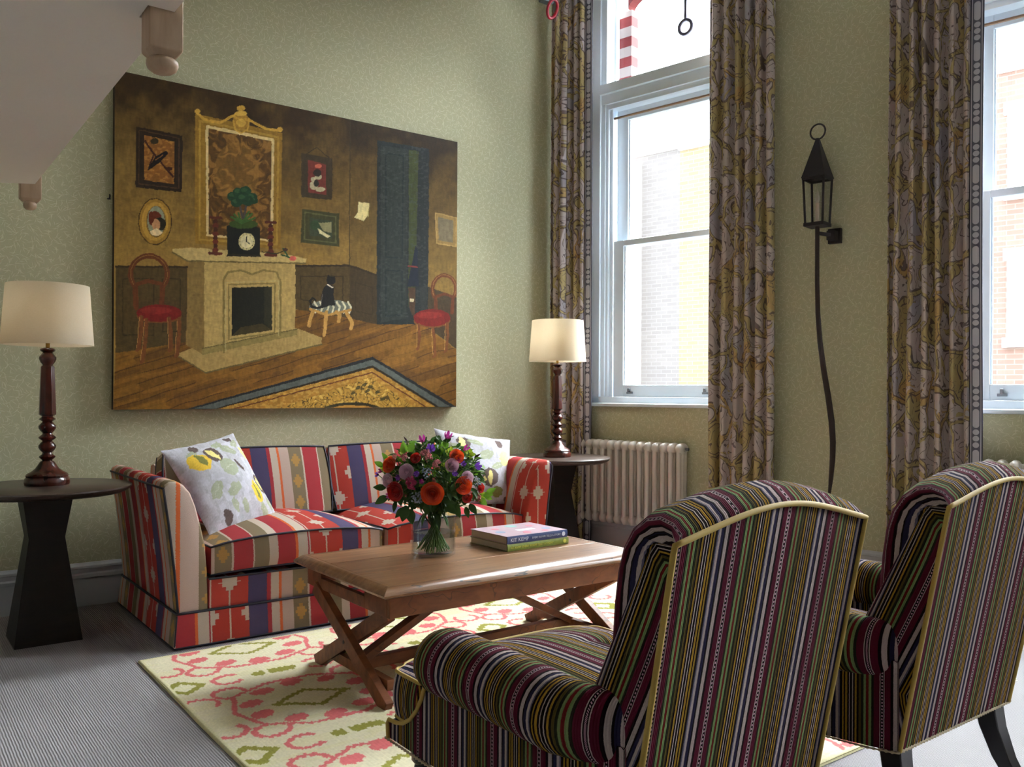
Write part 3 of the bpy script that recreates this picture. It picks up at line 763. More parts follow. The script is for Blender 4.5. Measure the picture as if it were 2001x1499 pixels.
# ------------------------------------------------------------------ rug (colour attribute from a drawn lattice)
def make_rug():
    x0, x1, y0, y1 = .925, 3.70, 1.55, 3.848
    nx, ny = 560, 464
    GX, GY = np.meshgrid(np.linspace(x0, x1, nx), np.linspace(y0, y1, ny))
    X = GX*100; Y = GY*100                       # centimetres
    jag = .45*np.sign(np.sin(X*2*PI/2.6)) * (value_noise(X/1.3, Y/1.3, 3) > .3)
    c = Canvas(X.astype(np.float32), (Y+jag).astype(np.float32), 1.2, 9)
    CR = (212,203,172)
    c.C[:] = tolin(CR)
    sh = value_noise(X/30, Y/2.0, 8); c.put(sh > .6, (210,202,156), .45)
    PK, GR = (208,108,108), (140,136,62)
    for i in range(-2, 6):
        for j in range(-4, 4):
            if (i + j) % 2: continue
            cx, cy = 134 + i*36.2, 301.5 + j*37.2
            if i % 2 == 0:                        # green diamond with pink lozenges
                d = [(cx-14,cy),(cx,cy+9),(cx+14,cy),(cx,cy-9),(cx-14,cy)]
                d = [(cx-13,cy+4),(cx+4,cy+9),(cx+14,cy-4),(cx-4,cy-9),(cx-13,cy+4)] if False else d
                c.line(d, 2.4, GR)
                for a in range(10):
                    th = 2*PI*(a+.5)/10
                    c.ell(cx+22*math.cos(th), cy+20*math.sin(th), 4.6, 3.4, PK, 1., .3)
            else:                                 # small green lozenge ringed by pink loops
                c.line([(cx-7,cy),(cx,cy+7),(cx+7,cy),(cx,cy-7),(cx-7,cy)], 3, GR)
                for a in range(8):
                    th = 2*PI*a/8
                    rx, ry = cx+17.5*math.cos(th), cy+22*math.sin(th)
                    c.line([(rx+6.0*math.cos(q), ry+5.4*math.sin(q)) for q in [th+PI*.25+1.5*PI*k/10 for k in range(11)]], 2.1, PK)
            # zigzag hexagon round the cell
            if i % 2 == 0:
                hx = [(cx-29,cy),(cx-24,cy+16),(cx-10,cy+24),(cx+10,cy+24),(cx+24,cy+16),(cx+29,cy),(cx+24,cy-16),(cx+10,cy-24),(cx-10,cy-24),(cx-24,cy-16),(cx-29,cy)]
                c.line(hx, 2.0, PK)
                c.line([(cx-7,cy+37.2),(cx+7,cy+37.2)], 5, GR); c.line([(cx-3,cy+28),(cx-3,cy+47)], 2, CR)
    e = np.minimum(np.minimum(GX-x0, x1-GX), np.minimum(GY-y0, y1-GY))
    c.put(e < .018, (206,198,156)); c.put((x1-GX) < .10, (236,230,216)); 
    c.C *= (.9 + .2*value_noise(X*2, Y*2, 77))[...,None]
    Z = np.full_like(GX, .011) + .0012*np.sin(X*2*PI/1.3)*(value_noise(X, Y, 6)) - .009*(e < .004)
    wob = .006*(value_noise(GX*0+3, GY*4, 5)-.5)
    P = np.stack([GX-2.3+wob*(GX < x0+.1), GY-2.8, Z], -1)
    o = attr_grid('woven_rug', P, c.C, nx, ny, mat_attr('woven_rug_wool', .95, 1., .1, False), None, uvs=np.stack([GX, GY], -1))
    o.location = (2.3, 2.8, 0)
    tag(o, 'cream and pink flatweave rug with green diamonds under the coffee table', 'rug')
    MB().box(x0-2.3+.003, x1-2.3-.003, y0-2.8+.003, y1-2.8-.003, .0005, .0095).build('rug_backing', plain('rug_edge_wool', rgb(176,170,120), .95), o)
make_rug()

# ------------------------------------------------------------------ soft shapes
def face_grid(mb, fn, n, m=0):
    """six faces of a cube mapped through fn(a,b,c)"""
    T = [lambda u,v:(u,v,1), lambda u,v:(-u,v,-1), lambda u,v:(u,-1,v), lambda u,v:(-u,1,v), lambda u,v:(1,u,v), lambda u,v:(-1,-u,v)]
    for t in T:
        mb.grid(n, n, lambda i,j: fn(*t(2*i-1, 2*j-1)), m)
def cushion(name, mat, parent, w, d, h, mtx, crown=.05, bot=.01, bulge=.02, uvo=(0,0), pip=None, rnd=.05, n=17, seed=0, pname='piping'):
    def fn(a, b, c):
        aa = a*math.sqrt(max(0, 1-rnd*b*b*2*abs(a))) if rnd else a
        bb = b*math.sqrt(max(0, 1-rnd*a*a*2*abs(b))) if rnd else b
        x = aa*w/2 + bulge*a*(1-b*b)*(1-c*c)*abs(a)
        y = bb*d/2 + bulge*b*(1-a*a)*(1-c*c)*abs(b)
        k = crown if c > 0 else bot
        z = c*h/2 + abs(c)*(1 if c > 0 else -1)*k*(1-a*a)**.7*(.45+.55*(1-b*b)**.7)
        z += .004*math.sin(a*5+seed)*math.cos(b*4+seed*2)*(c > 0)*(1-a*a)*(1-b*b)
        return mtx @ Vector((x, y, z))
    mb = MB(); face_grid(mb, fn, n)
    inv = mtx.inverted()
    rot = inv.to_3x3()
    def uvf(co, nrm):
        p = inv @ co; q = rot @ nrm
        if abs(q.z) > .6: return (p.x+uvo[0], p.y+uvo[1])
        if abs(q.x) > .75: return (p.y+uvo[0]+.3, p.z+uvo[1])
        return (p.x+uvo[0], p.z-d/2+uvo[1])
    o = mb.build(name, mat, parent, smooth=50, uvf=uvf)
    if pip:
        sq = []
        k = 14
        for i in range(k): sq.append((-1+2*i/k, -1))
        for i in range(k): sq.append((1, -1+2*i/k))
        for i in range(k): sq.append((1-2*i/k, 1))
        for i in range(k): sq.append((-1, 1-2*i/k))
        for c in (1, -1):
            MB().tube([fn(a, b, c) for a, b in sq], .0055, 6, closed=True).build(pname, pip, o, smooth=80)
    return o

# ------------------------------------------------------------------ sofa
def make_sofa():
    SX, SY = 2.15, 4.44
    t = thing('sofa', 'two-seat sofa in red, blue and cream ikat stripes with navy piping', 'sofa', loc=(SX, SY, 0))
    ik, nv = M['ikat'], M['piping_navy']
    def uv_x(co, n):
        return (.62-(co.y+.505), co.z) if abs(n.x) > .7 else ((co.x+1.05, co.z) if abs(n.y) > .5 else (co.y+.4, co.x))
    prof = [(-1.035,.158),(-1.052,.35),(-1.076,.55),(-1.10,.715),(-1.094,.735),(-1.075,.747),(-1.045,.746),(-1.01,.728),(-.982,.69),(-.958,.63),(-.935,.54),(-.915,.45),(-.905,.33),(-.90,.158)]
    for sgn in (-1, 1):
        a = MB(); P = [(-sgn*x if sgn == 1 else x, z) for x, z in prof]
        if sgn == 1: P = [(-x, z) for x, z in prof][::-1]
        ys = [-.505, -.497, -.47, -.2, .1, .4, .505]; sh = [.012, .003, 0, 0, 0, 0, 0]
        cx = sum(p[0] for p in P)/len(P); cz = .45
        def ring(y, s_):
            r = []
            for x, z in P:
                inner = abs(x) < 1.03
                r.append((x + (s_ if x < 0 else -s_)*0 + ((-s_ if sgn < 0 else s_) if inner else 0), y, z - (s_ if z > .7 else 0)))
            return r
        a.loft([ring(y, s_) for y, s_ in zip(ys, sh)])
        def uvarm(co, n):
            if abs(n.y) > .6: return ((co.x+1.10)*.68+.443 if sgn < 0 else co.x-.9+.15, co.z)
            return (.62-(co.y+.505) if sgn < 0 else .31-(co.y+.505), co.z if abs(n.x) > .5 else co.z+abs(co.x))
        o = a.build('arm', ik, t, smooth=45, uvf=uvarm)
        e = sgn*1.0
        top = [(sgn*1.10, y, .716) for y in np.linspace(-.505, .505, 9)]
        MB().tube(top, .005, 6).build('piping', nv, o, smooth=80)
        fr = [(sgn*abs(x), -.506, z) for x, z in prof[:4]]
        MB().tube(fr, .0055, 6).build('piping', nv, o, smooth=80)
    # back frame and seat deck
    b = MB(); pr = [(.30,.158),(.33,.60),(.36,.70),(.39,.735),(.44,.748),(.49,.735),(.505,.70),(.505,.158)]
    b.prism([(y, z) for y, z in pr], 'x', -.90, .90)
    b.build('back_frame', ik, t, smooth=50, uvf=uv_x)
    MB().box(-.90, .90, -.502, .32, .158, .292).build('seat_deck', ik, t, uvf=lambda co, n: (co.x+1.05, co.z if abs(n.y) > .5 else co.y))
    MB().tube([(-.90,-.506,.296),(.90,-.506,.296)], .005, 6).build('piping', nv, t, smooth=80)
    # skirt, flared, with kick pleats at the corners
    s_ = MB(); N = 40
    def skr(z, f):
        hx, hy = 1.04+f, .508+f
        pts = []
        for i in range(N): pts.append((-hx+2*hx*i/N, -hy + .0015*math.sin(i*1.9)*(f > .01), z))
        for i in range(16): pts.append((hx, -hy+2*hy*i/16, z))
        for i in range(N): pts.append((hx-2*hx*i/N, hy, z))
        for i in range(16): pts.append((-hx, hy-2*hy*i/16, z))
        return pts
    s_.loft([skr(.012, .016), skr(.08, .010), skr(.150, .002), skr(.158, -.004)], caps=False)
    s_.loft([skr(.012, .008), skr(.150, -.004)], caps=False)
    o = s_.build('skirt', ik, t, smooth=40, uvf=uv_x)
    MB().tube(skr(.158, .001), .006, 6, closed=True).build('piping', nv, o, smooth=80)
    MB().tube(skr(.010, .015), .0045, 6, closed=True).build('piping', nv, o, smooth=80)
    MB().box(-1.0, 1.0, -.47, .47, .0, .16).build('plinth', M['dark'], t)
    for cx in (-1.0, 1.0):
        hx = math.copysign(1.058, cx)
        MB().tube([(hx-math.copysign(.002,cx), -.528, .02),(hx-math.copysign(.016,cx), -.514, .15)], .004, 6).build('piping', nv, o, smooth=80)
    # cushions
    for i, cx in enumerate((-.452, .452)):
        mt = Matrix.Translation((cx, -.085, .372))
        cushion('seat_cushion', ik, t, .888, .83, .128, mt, .078, -.030, .022, (.968 if i == 0 else .624, 0), nv, .02, seed=i*2)
        lean = math.radians(72)
        mt = Matrix.Translation((cx*1.02, .225, .625)) @ Matrix.Rotation(lean, 4, 'X')
        cushion('back_cushion', ik, t, .92, .39, .13, mt, .035, .02, .015, (.33 if i == 0 else .67, .1), nv, .03, seed=i+5)
make_sofa()

# ------------------------------------------------------------------ scatter pillows with painted leaf motifs
M['pillow'] = mat_attr('embroidered_linen', .9, 1., .1, False)
M['pillowback'] = plain('pillow_back_linen', rgb(176,170,164), .9)
def make_pillow(label, corners, thick, motifs, seed):
    """corners TL TR BR BL in world space"""
    TL, TR, BR, BL = [Vector(p) for p in corners]
    cen = (TL+TR+BR+BL)/4
    nrm = (TR-BL).cross(TL-BR).normalized()
    if nrm.dot(Vector((0,0,CAM_H))-cen) < 0: nrm = -nrm
    t = thing('throw_pillow', label, 'pillow', loc=(cen.x, cen.y, min(BR.z, BL.z)), group='grey leaf pillows on the sofa')
    base = Vector((cen.x, cen.y, min(BR.z, BL.z)))
    n = 110
    A, B = np.meshgrid(np.linspace(-1,1,n), np.linspace(-1,1,n))
    c = Canvas((A*100).astype(np.float32), (B*100).astype(np.float32), 5., seed)
    c.C[:] = tolin((186,184,190))
    w = value_noise(A*9, B*9, seed+3); c.put(w > .62, (200,198,206), .8); w = value_noise(A*14, B*7, seed+4); c.put(w > .74, (168,166,170), .6)
    for kind, x, y, rx, ry, rot in motifs:
        if kind == 'y': c.ell(x, y, rx, ry, (226,188,70), 1, rot)
        elif kind == 'g': c.ell(x, y, rx, ry, (158,164,124), .75, rot); c.line([(x-rx*.6*math.cos(rot), y-rx*.6*math.sin(rot)),(x+rx*.6*math.cos(rot), y+rx*.6*math.sin(rot))], 1.4, (190,192,170))
        elif kind == 'b': c.ell(x, y, rx, ry, (98,84,80), 1, rot)
        elif kind == 'p': c.ell(x, y, rx, ry, (228,214,140), 1, rot)
        elif kind == 'o': c.ell(x, y, rx, ry, (124,124,68), 1, rot)
    c.C *= (.88 + .24*value_noise(A*55, B*55, seed+9))[...,None]
    def surf(A, B, sgn):
        sh = 1 - .055*(1-B*B); sv = 1 - .055*(1-A*A)
        a = A*sh; b = B*sv
        u = ((a+1)/2)[...,None]; v = ((b+1)/2)[...,None]
        tl, tr, br, bl = [np.array(p-base) for p in (TL, TR, BR, BL)]
        P = bl*(1-u)*(1-v)+br*u*(1-v)+tl*(1-u)*v+tr*u*v
        th = thick*(np.clip(1-A*A,0,1)**.62)*(np.clip(1-B*B,0,1)**.62)
        th = th*(1 + .10*np.sin(A*4+seed)*np.cos(B*5+seed)) + .004*np.sin(14*(A+B*.4)+seed)*np.clip(1-A*A,0,1)*np.abs(B)**3
        return P + sgn*th[...,None]*np.array(nrm)
    attr_grid('cover_front', surf(A, B, 1), c.C, n, n, M['pillow'], t, uvs=np.stack([A*.25, B*.25], -1))
    P = surf(A, B, -.8)
    attr_grid('cover_back', P[:, ::-1], c.C*0+tolin((176,172,172)), n, n, M['pillow'], t, uvs=np.stack([A*.25, B*.25], -1))
    return t
mL = [('g',-55,70,16,7,.4),('g',20,80,15,8,.1),('b',-40,84,11,10,.0),('y',-52,48,26,21,.1),('o',-46,52,9,16,.2),('b',-8,58,21,19,-.5),('p',-8,58,17,8,-.9),('g',42,62,20,10,-.6),
      ('b',42,20,5,17,.3),('g',10,22,24,22,.3),('y',58,-42,15,24,.0),('o',58,-42,4,17,.1),('b',84,-24,13,22,.1),('p',82,-24,6,15,.1),('g',-50,-20,22,12,.8),('g',-10,-30,20,12,.4),('b',-48,-78,10,16,.1),
      ('g',-20,-60,8,16,.1),('g',8,-66,8,15,.0),('g',60,-80,9,15,-.1),('g',86,-70,8,12,.2),('b',64,88,12,6,-.3),('p',84,48,8,16,.2),('g',74,74,14,8,.3)]
make_pillow('grey linen pillow with yellow and brown leaf motifs leaning on the left sofa arm', [(1.155,4.38,.852),(1.585,4.60,.918),(1.735,4.33,.478),(1.318,4.13,.448)], .085, mL, 4)
mR = [('b',-38,66,18,18,.1),('p',-42,66,8,16,.0),('b',62,76,10,14,.3),('g',-70,50,16,12,.4),('p',74,30,16,24,-.2),('g',20,34,22,14,.5),('g',-6,70,22,8,-.2),('b',22,-34,26,25,.1),('p',22,-34,8,19,.0),('g',-40,-20,24,14,.5),
      ('o',44,-72,18,14,.3),('g',82,-30,10,24,.1),('g',48,2,20,9,.4),('g',-70,-60,16,20,.1),('b',80,-90,14,8,.2),('p',4,-40,5,8,0)]
make_pillow('grey linen pillow with pale leaf motifs standing in the right sofa corner behind the bouquet', [(2.745,4.44,.925),(3.235,4.33,.845),(3.135,4.16,.470),(2.68,4.20,.47)], .08, mR, 17)

# ------------------------------------------------------------------ coffee table
TX, TY, TZ = 2.095, 3.07, .457
def make_coffee_table():
    t = thing('coffee_table', 'old pine coffee table with crossed folding legs on the pink rug', 'coffee table', loc=(TX, TY, 0))
    wd, wl = M['pine'], M['pineleg']
    hx, hy = .642, .398; Z0 = .0115
    def rect(z, i, o=0): return [(-hx+i,-hy+i,z),(hx-i,-hy+i,z),(hx-i,hy-i,z),(-hx+i,hy-i,z)]
    # moulded frame
    m_ = MB(); m_.loft([rect(.4175,.05), rect(.418,.012), rect(.423,.003), rect(.431,.0), rect(.438,.004), rect(.443,.012), rect(.4565,.030), rect(.457,.034), rect(.457,.0445)], caps=False)
    m_.build('edge_moulding', wd, t, smooth=40)
    ys = [-hy+.046, -.125, .13, hy-.046]
    for a, b in zip(ys[:-1], ys[1:]):
        MB().box(-hx+.046, hx-.046, a+.0012, b-.0012, .4175, .4568).build('top_board', wd, t, bevel=.0015)
    # apron
    ax, ay = hx-.045, hy-.042; z0, z1 = .337, .4175
    a = MB(); a.box(-ax, ax, -ay, -ay+.022, z0, z1); a.build('apron', wl, t, bevel=.003)
    a = MB(); a.box(-ax, ax, ay-.022, ay, z0, z1); a.build('apron', wl, t, bevel=.003)
    for sx in (-1, 1):
        x0, x1 = sorted((sx*ax, sx*(ax-.022)))
        a = MB(); a.box(x0, x1, -ay+.022, -.16, z0, z1); a.box(x0, x1, -.16, .22, z0, z0+.045); a.box(x0, x1, .22, ay-.022, z0, z1); a.box(x0, x1, -.16, .22, z1-.012, z1)
        a.build('apron', wl, t, bevel=.002)
    # crossed legs, each frame in its own y-z plane
    for sx in (-1, 1):
        xo, xi = sx*.592, sx*.560
        L = MB(); L.bar((xo,-.34,Z0),(xo,.27,z0+.004), .032, .058, up=(0,1,0)); o = L.build('leg', wl, t, bevel=.003)
        L = MB(); L.bar((xi,.325,Z0),(xi,-.29,z0+.004), .032, .058, up=(0,1,0)); L.build('leg', wl, t, bevel=.003)
        MB().tube([(xo+sx*.018,-.012,.178),(xi-sx*.018,-.012,.178)], .007, 10).build('pivot_pin', M['iron'], t, smooth=50)
        MB().bar((sx*.552,-.285,.075),(sx*.552,.262,.075), .03, .04).build('cross_rail', wl, t, bevel=.002)
        MB().bar((sx*.03,0,.345),(sx*.545,0,.085), .05, .03, up=(0,0,1)).build('brace', wl, t, bevel=.002)
    MB().box(-.535, .535, -.02, .02, .055, .10).build('stretcher', wl, t, bevel=.003)
    MB().box(-.12, .12, -ay+.022, ay-.022, z0+.01, z0+.03).build('under_batten', wl, t)
make_coffee_table()

# ------------------------------------------------------------------ books
def text_mesh(txt, size, ext=.0004):
    cu = bpy.data.curves.new('txt', 'FONT'); cu.body = txt; cu.size = size; cu.extrude = ext; cu.resolution_u = 2
    o = bpy.data.objects.new('txt', cu); COL.objects.link(o)
    dg = bpy.context.evaluated_depsgraph_get(); dg.update()
    me = bpy.data.meshes.new_from_object(o.evaluated_get(dg)); bpy.data.objects.remove(o); bpy.data.curves.remove(cu)
    mb = MB(); mb.add([v.co.copy() for v in me.vertices], [tuple(p.vertices) for p in me.polygons]); bpy.data.meshes.remove(me)
    return mb
def make_book(label, cx, cy, z, w, d, th, rot, cover, spinem, title, title_col, tsize, cover_art=None, title2=None, badge=False):
    t = thing('book', label, 'book', loc=(cx, cy, z), rotz=rot, group='books stacked on the coffee table')
    c = MB(); e = .004
    c.box(-w/2, w/2, -d/2, d/2, 0, .003); c.box(-w/2, w/2, -d/2, d/2, th-.003, th)
    o = c.build('cover', cover, t, bevel=.001)
    s_ = MB(); s_.prism([(-d/2-.0005,0),(-d/2-.003,th*.25),(-d/2-.0035,th*.5),(-d/2-.003,th*.75),(-d/2-.0005,th),(-d/2+.003,th),(-d/2+.003,0)], 'x', -w/2, w/2)
    s_.build('spine', spinem, t, smooth=40)
    MB().box(-w/2+e, w/2-e, -d/2+.003, d/2-e, .003, th-.003).build('page_block', M['paper'], t)
    R = Matrix.Rotation(PI/2, 4, 'X')
    tm = text_mesh(title, tsize)
    tm.v = [tuple(R @ Vector(v) + Vector((-w/2+.016, -d/2-.0042, th*.5-tsize*.34))) for v in tm.v]
    tm.build('title', title_col, t)
    if title2:
        tm = text_mesh(title2[0], title2[1]); 
        tm.v = [tuple(R @ Vector(v) + Vector((title2[2], -d/2-.0042, th*.5-title2[1]*.34))) for v in tm.v]; tm.build('title', title_col, t)
    if badge:
        b = MB(); b.lathe([(.0001,0),(th*.30,0),(th*.30,.0006),(.0001,.0006)], 20)
        b.v = [tuple(R @ Vector(v) + Vector((w/2-.024, -d/2-.0036, th*.5))) for v in b.v]; b.build('emblem', title_col, t)
    if cover_art:
        for (k, x0, x1, y0, y1, mm) in cover_art:
            g = MB()
            if k == 'r': g.box(x0, x1, y0, y1, th, th+.0003)
            else: g.lathe([(.0001,0),(x1,0),(x1,.0003),(.0001,.0003)], 14, (x0, y0, th))
            g.build('cover_print', mm, t)
M['paper'] = plain('page_edges', rgb(196,186,170), .8, var=.08, nscale=120)
M['bk_pinkgrey'] = plain('dust_jacket_pink_grey', rgb(176,150,160), .3, var=.25, nscale=14)
M['bk_navy'] = plain('navy_spine', rgb(50,62,104), .3); M['bk_green'] = plain('green_spine', rgb(118,130,52), .35, var=.3, nscale=80); M['bk_grey_b'] = plain('green_grey_cover', rgb(140,142,104), .35)
M['foil'] = plain('white_lettering', rgb(214,218,228), .4); M['foily'] = plain('yellow_lettering', rgb(206,204,90), .4); M['jpink'] = plain('jacket_pink', rgb(214,110,130), .3); M['jblue'] = plain('jacket_blue', rgb(120,150,180), .3); M['jaqua'] = plain('jacket_aqua', rgb(130,186,180), .3)
make_book('lower book of the stack, with a green printed spine, on the coffee table', 2.392, 3.13, TZ+.0012, .352, .275, .030, math.radians(1.5), M['bk_grey_b'], M['bk_green'], 'KIT KEMP  EVERY ROOM TELLS A STORY', M['foily'], .0135, badge=True)
make_book('upper book of the stack, with a navy spine lettered KIT KEMP and a pink-grey jacket', 2.388, 3.128, TZ+.0325, .345, .272, .033, math.radians(1.2), M['bk_pinkgrey'], M['bk_navy'], 'KIT KEMP', M['foil'], .024,
          [('r',-.03,.07,-.04,-.005,M['foil']),('c',-.09,.02,.06,0,M['jpink']),('c',.10,.018,.05,0,M['jpink']),('c',.02,.03,.085,0,M['jaqua']),('c',-.02,.02,-.085,0,M['jpink']),('c',.12,.022,-.05,0,M['jblue']),('c',-.12,.024,-.02,0,M['jblue']),('c',.08,.016,-.09,0,M['jpink'])],
          ('EVERY ROOM TELLS A STORY', .0125, -.035), True)

# ------------------------------------------------------------------ pedestal tables and lamps
def pedestal_table(label, cx, cy):
    t = thing('pedestal_table', label, 'side table', loc=(cx, cy, 0), group='round tables at the sofa ends')
    m_ = MB(); m_.lathe([(.001,.668),(.335,.668),(.362,.682),(.370,.694),(.369,.700),(.366,.702),(.001,.702)], 64); m_.build('tabletop', M['darktop'], t, smooth=35)
    p = MB()
    def sq(h, z): return [(-h,-h,z),(h,-h,z),(h,h,z),(-h,h,z)]
    p.loft([sq(.138,0),sq(.136,.015),sq(.074,.47),sq(.104,.668)]); p.build('pedestal', M['dark'], t, bevel=.002)
    return t
pedestal_table('round dark wooden pedestal table left of the sofa', .672, 4.49)
pedestal_table('round dark wooden pedestal table between the sofa and the radiator', 3.80, 4.56)

def mat_bulb(name, e):
    t = NT(name); t.fin(rgb(250,240,220), .4); t.b.inputs['Emission Color'].default_value = (1., .87, .70, 1); t.b.inputs['Emission Strength'].default_value = e; return t.mat
def table_lamp(label, cx, cy, z, glow):
    t = thing('table_lamp', label, 'lamp', loc=(cx, cy, z), group='turned wooden lamps with drum shades')
    f = lambda y: (1446-y)/2002.0
    base = [(.001,0),(.094,0),(.096,.01),(.094,.028),(.088,.036),(.090,.044),(.084,.052),(.066,.062),(.050,.076),(.038,.094),(.032,.104),(.026,.110)]
    MB().lathe(base, 40).build('lamp_foot', M['mahog'], t, smooth=35)
    s_ = [(.026,.106),(.021,.112),(.023,.117),(.034,.126),(.035,.132),(.022,.142),(.020,.150),(.030,.160),(.037,.172),(.037,.182),(.028,.196),(.020,.203),(.024,.207),(.036,.216),(.037,.222),(.022,.234),(.020,.240),(.030,.252),(.037,.264),(.037,.274),(.026,.288),(.020,.294),(.030,.301),(.036,.306),(.024,.316),(.024,.322)]
    MB().lathe(s_, 36).build('turned_stem', M['mahog'], t, smooth=50)
    MB().lathe([(.030,.322),(.0375,.328),(.0375,.334),(.030,.550),(.026,.556)], 8, rot=PI/8).build('octagonal_shaft', M['mahog'], t, bevel=.0015)
    u = [(.022,.554),(.021,.560),(.030,.572),(.036,.586),(.036,.596),(.026,.610),(.021,.618),(.030,.624),(.033,.630),(.030,.636),(.016,.640)]
    MB().lathe(u, 36).build('turned_capital', M['mahog'], t, smooth=50)
    MB().lathe([(.009,.638),(.009,.66),(.013,.662),(.013,.72),(.001,.72)], 20).build('lamp_holder', M['brass'], t, smooth=50)
    MB().lathe([(.001,.86),(.012,.855),(.026,.83),(.030,.805),(.024,.775),(.014,.75),(.013,.72)], 20).build('light_bulb', mat_bulb('lit_bulb', glow), t, smooth=60)
    z0, z1, r0, r1 = .652, .932, .196, .176
    MB().lathe([(r0,z0),(r1,z1),(r1-.002,z1),(r0-.002,z0),(r0,z0)], 64, caps=False).build('lamp_shade', M['shade'], t, smooth=40)
    g = MB()
    for a in range(3):
        th = 2*PI*a/3; g.tube([(.012*math.cos(th), .012*math.sin(th), z1-.03),((r1-.002)*math.cos(th),(r1-.002)*math.sin(th), z1-.008)], .0016, 6)
    g.tube([(0,0,.72),(0,0,z1-.03)], .002, 6)
    g.build('shade_carrier', M['brass'], t)
    return t
table_lamp('turned mahogany lamp with a pale drum shade, on the table left of the sofa', .690, 4.545, .7025, 8.)
table_lamp('turned mahogany lamp with a cream drum shade, on the table next to the curtain', 3.803, 4.553, .7025, 9.)

# ------------------------------------------------------------------ armchairs
def make_armchair(label, loc, rotz):
    t = thing('armchair', label, 'armchair', loc=loc, rotz=rotz, group='striped armchairs facing the sofa')
    st, pg = M['stripe'], M['piping_gold']
    ZB = .285; HW = .287
    def hw(z): return HW + .006*(z-ZB)/.6
    def zt(x): q = min(1, abs(x)/HW); return .886 + .050*(.62*(1-q**2.1) + .38*(.5+.5*math.cos(PI*q)))
    LEAN = .195
    def rear(z): return -LEAN*(z-ZB)
    def section(x, ins):
        T = zt(x); yr = rear(T); P = []
        for k in range(8): z = ZB + (T-ZB)*k/7; P.append((rear(z), z))
        for dy, dz in ((.008,.014),(.030,.033),(.064,.042),(.102,.034),(.138,.006),(.164,-.036),(.180,-.09),(.190,-.16),(.198,-.26)):
            P.append((yr+dy*(1-ins*.5)+0, T+dz*(1-ins)))
        P.append((.185, .44)); P.append((.15, ZB))
        # inset the front for the rounded ends
        out = []
        for i, (y, z) in enumerate(P):
            f = 0 if i < 8 else min(1, (i-7)/4)
            out.append((y - ins*.05*f, z))
        return out
    xs = [-1,-.985,-.95,-.9,-.8,-.6,-.4,-.2,0,.2,.4,.6,.8,.9,.95,.985,1]
    ins = [1,.55,.22,.08,0,0,0,0,0,0,0,0,0,.08,.22,.55,1]
    b = MB(); rings = []
    for q, i_ in zip(xs, ins):
        rings.append([(q*hw(z), y, z) for y, z in section(q*HW, i_)])
    b.loft(rings, caps=False)
    for R_, sg in ((rings[0], -1), (rings[-1], 1)):
        cy_ = .5*(R_[0][1]+R_[-1][1]); cap = []
        n8 = len(R_); mid = []
        fr_pts = R_[8:][::-1]; re_pts = R_[:8]
        K = 26; Mx = 11; g_ = []; gu_ = []
        def samp(pts, t):
            L_ = [(Vector(q1)-Vector(q0)).length for q0, q1 in zip(pts[:-1], pts[1:])]; x_ = t*sum(L_)
            for k_, l_ in enumerate(L_):
                if x_ <= l_ or k_ == len(L_)-1: return Vector(pts[k_]).lerp(Vector(pts[k_+1]), min(1, x_/l_))
                x_ -= l_
        for jj in range(K+1):
            a_ = samp(re_pts, jj/K); c_ = samp(fr_pts, jj/K)
            for ii in range(Mx): g_.append(a_.lerp(c_, ii/(Mx-1))); gu_.append((-HW-.055-(a_-c_).length*(1-ii/(Mx-1)), a_.z))
        fs_ = [(jj*Mx+ii, jj*Mx+ii+1, (jj+1)*Mx+ii+1, (jj+1)*Mx+ii) for jj in range(K) for ii in range(Mx-1)]
        if sg < 0: fs_ = [f[::-1] for f in fs_]
        b.add(g_, fs_, 0, gu_)
    fp_ = section(HW*.95, .22)[8:]; FR = list(zip(fp_[:-1], fp_[1:]))
    def uvb(co, n):
        q_ = min(1, abs(co.x)/hw(co.z)); y_in = co.y > rear(co.z)+.004
        ex_ = 0.
        if y_in and q_ > .8:
            for k_ in range(len(xs)-1):
                if xs[k_] <= q_ <= xs[k_+1]: ex_ = .05*(ins[k_]+(ins[k_+1]-ins[k_])*(q_-xs[k_])/(xs[k_+1]-xs[k_]))
        if n.y < -.5: ex_ = 0.
        return (co.x+.012+math.copysign(ex_, co.x), co.z if abs(n.y) > .5 else co.z+co.y)
    o = b.build('backrest', st, t, smooth=52, uvf=uvb)
    loop = [(-hw(ZB), rear(ZB)-.001, ZB)] + [(-hw(z), rear(z)-.001, z) for z in np.linspace(ZB, .872, 12)[1:]]
    loop += [(q*hw(.89), rear(zt(q*HW))-.002, zt(q*HW)+.002) for q in np.linspace(-1, 1, 33)]
    loop += [(hw(z), rear(z)-.001, z) for z in np.linspace(.872, ZB, 12)]
    MB().tube(loop, .0058, 8).build('piping', pg, o, smooth=80)
    # seat base and T-shaped cushion
    MB().box(-.262, .262, .002, .765, ZB, .335).build('seat_base', st, t, uvf=lambda co, n: (co.x if abs(n.x) < .5 else co.y, co.z), bevel=.006)
    def sw(y): k = min(1, max(0, (y-.585)/.05)); k = k*k*(3-2*k); return .232 + k*.108
    def cf(a, bb, c):
        y = .12 + (bb+1)/2*.70
        w_ = sw(y); rr = .06*max(0, (y-.74)/.08)**2*abs(a)**6
        x = a*w_; y -= rr*.8; x -= math.copysign(rr*.5, a)
        y += .012*(1-c*c)*(bb > .99) ; x += .010*a*(1-c*c)*(abs(a) > .99)
        z = .398 + c*.056 + (c > 0)*c*.046*(1-a*a)**.6*(1-abs(bb)**3)
        return Vector((x, y, z))
    m_ = MB(); face_grid(m_, cf, 25)
    o = m_.build('seat_cushion', st, t, smooth=52, uvf=lambda co, n: ((co.x+.012) if abs(n.x) < .7 else co.y, co.y if n.z > .5 else co.z))
    N = 24
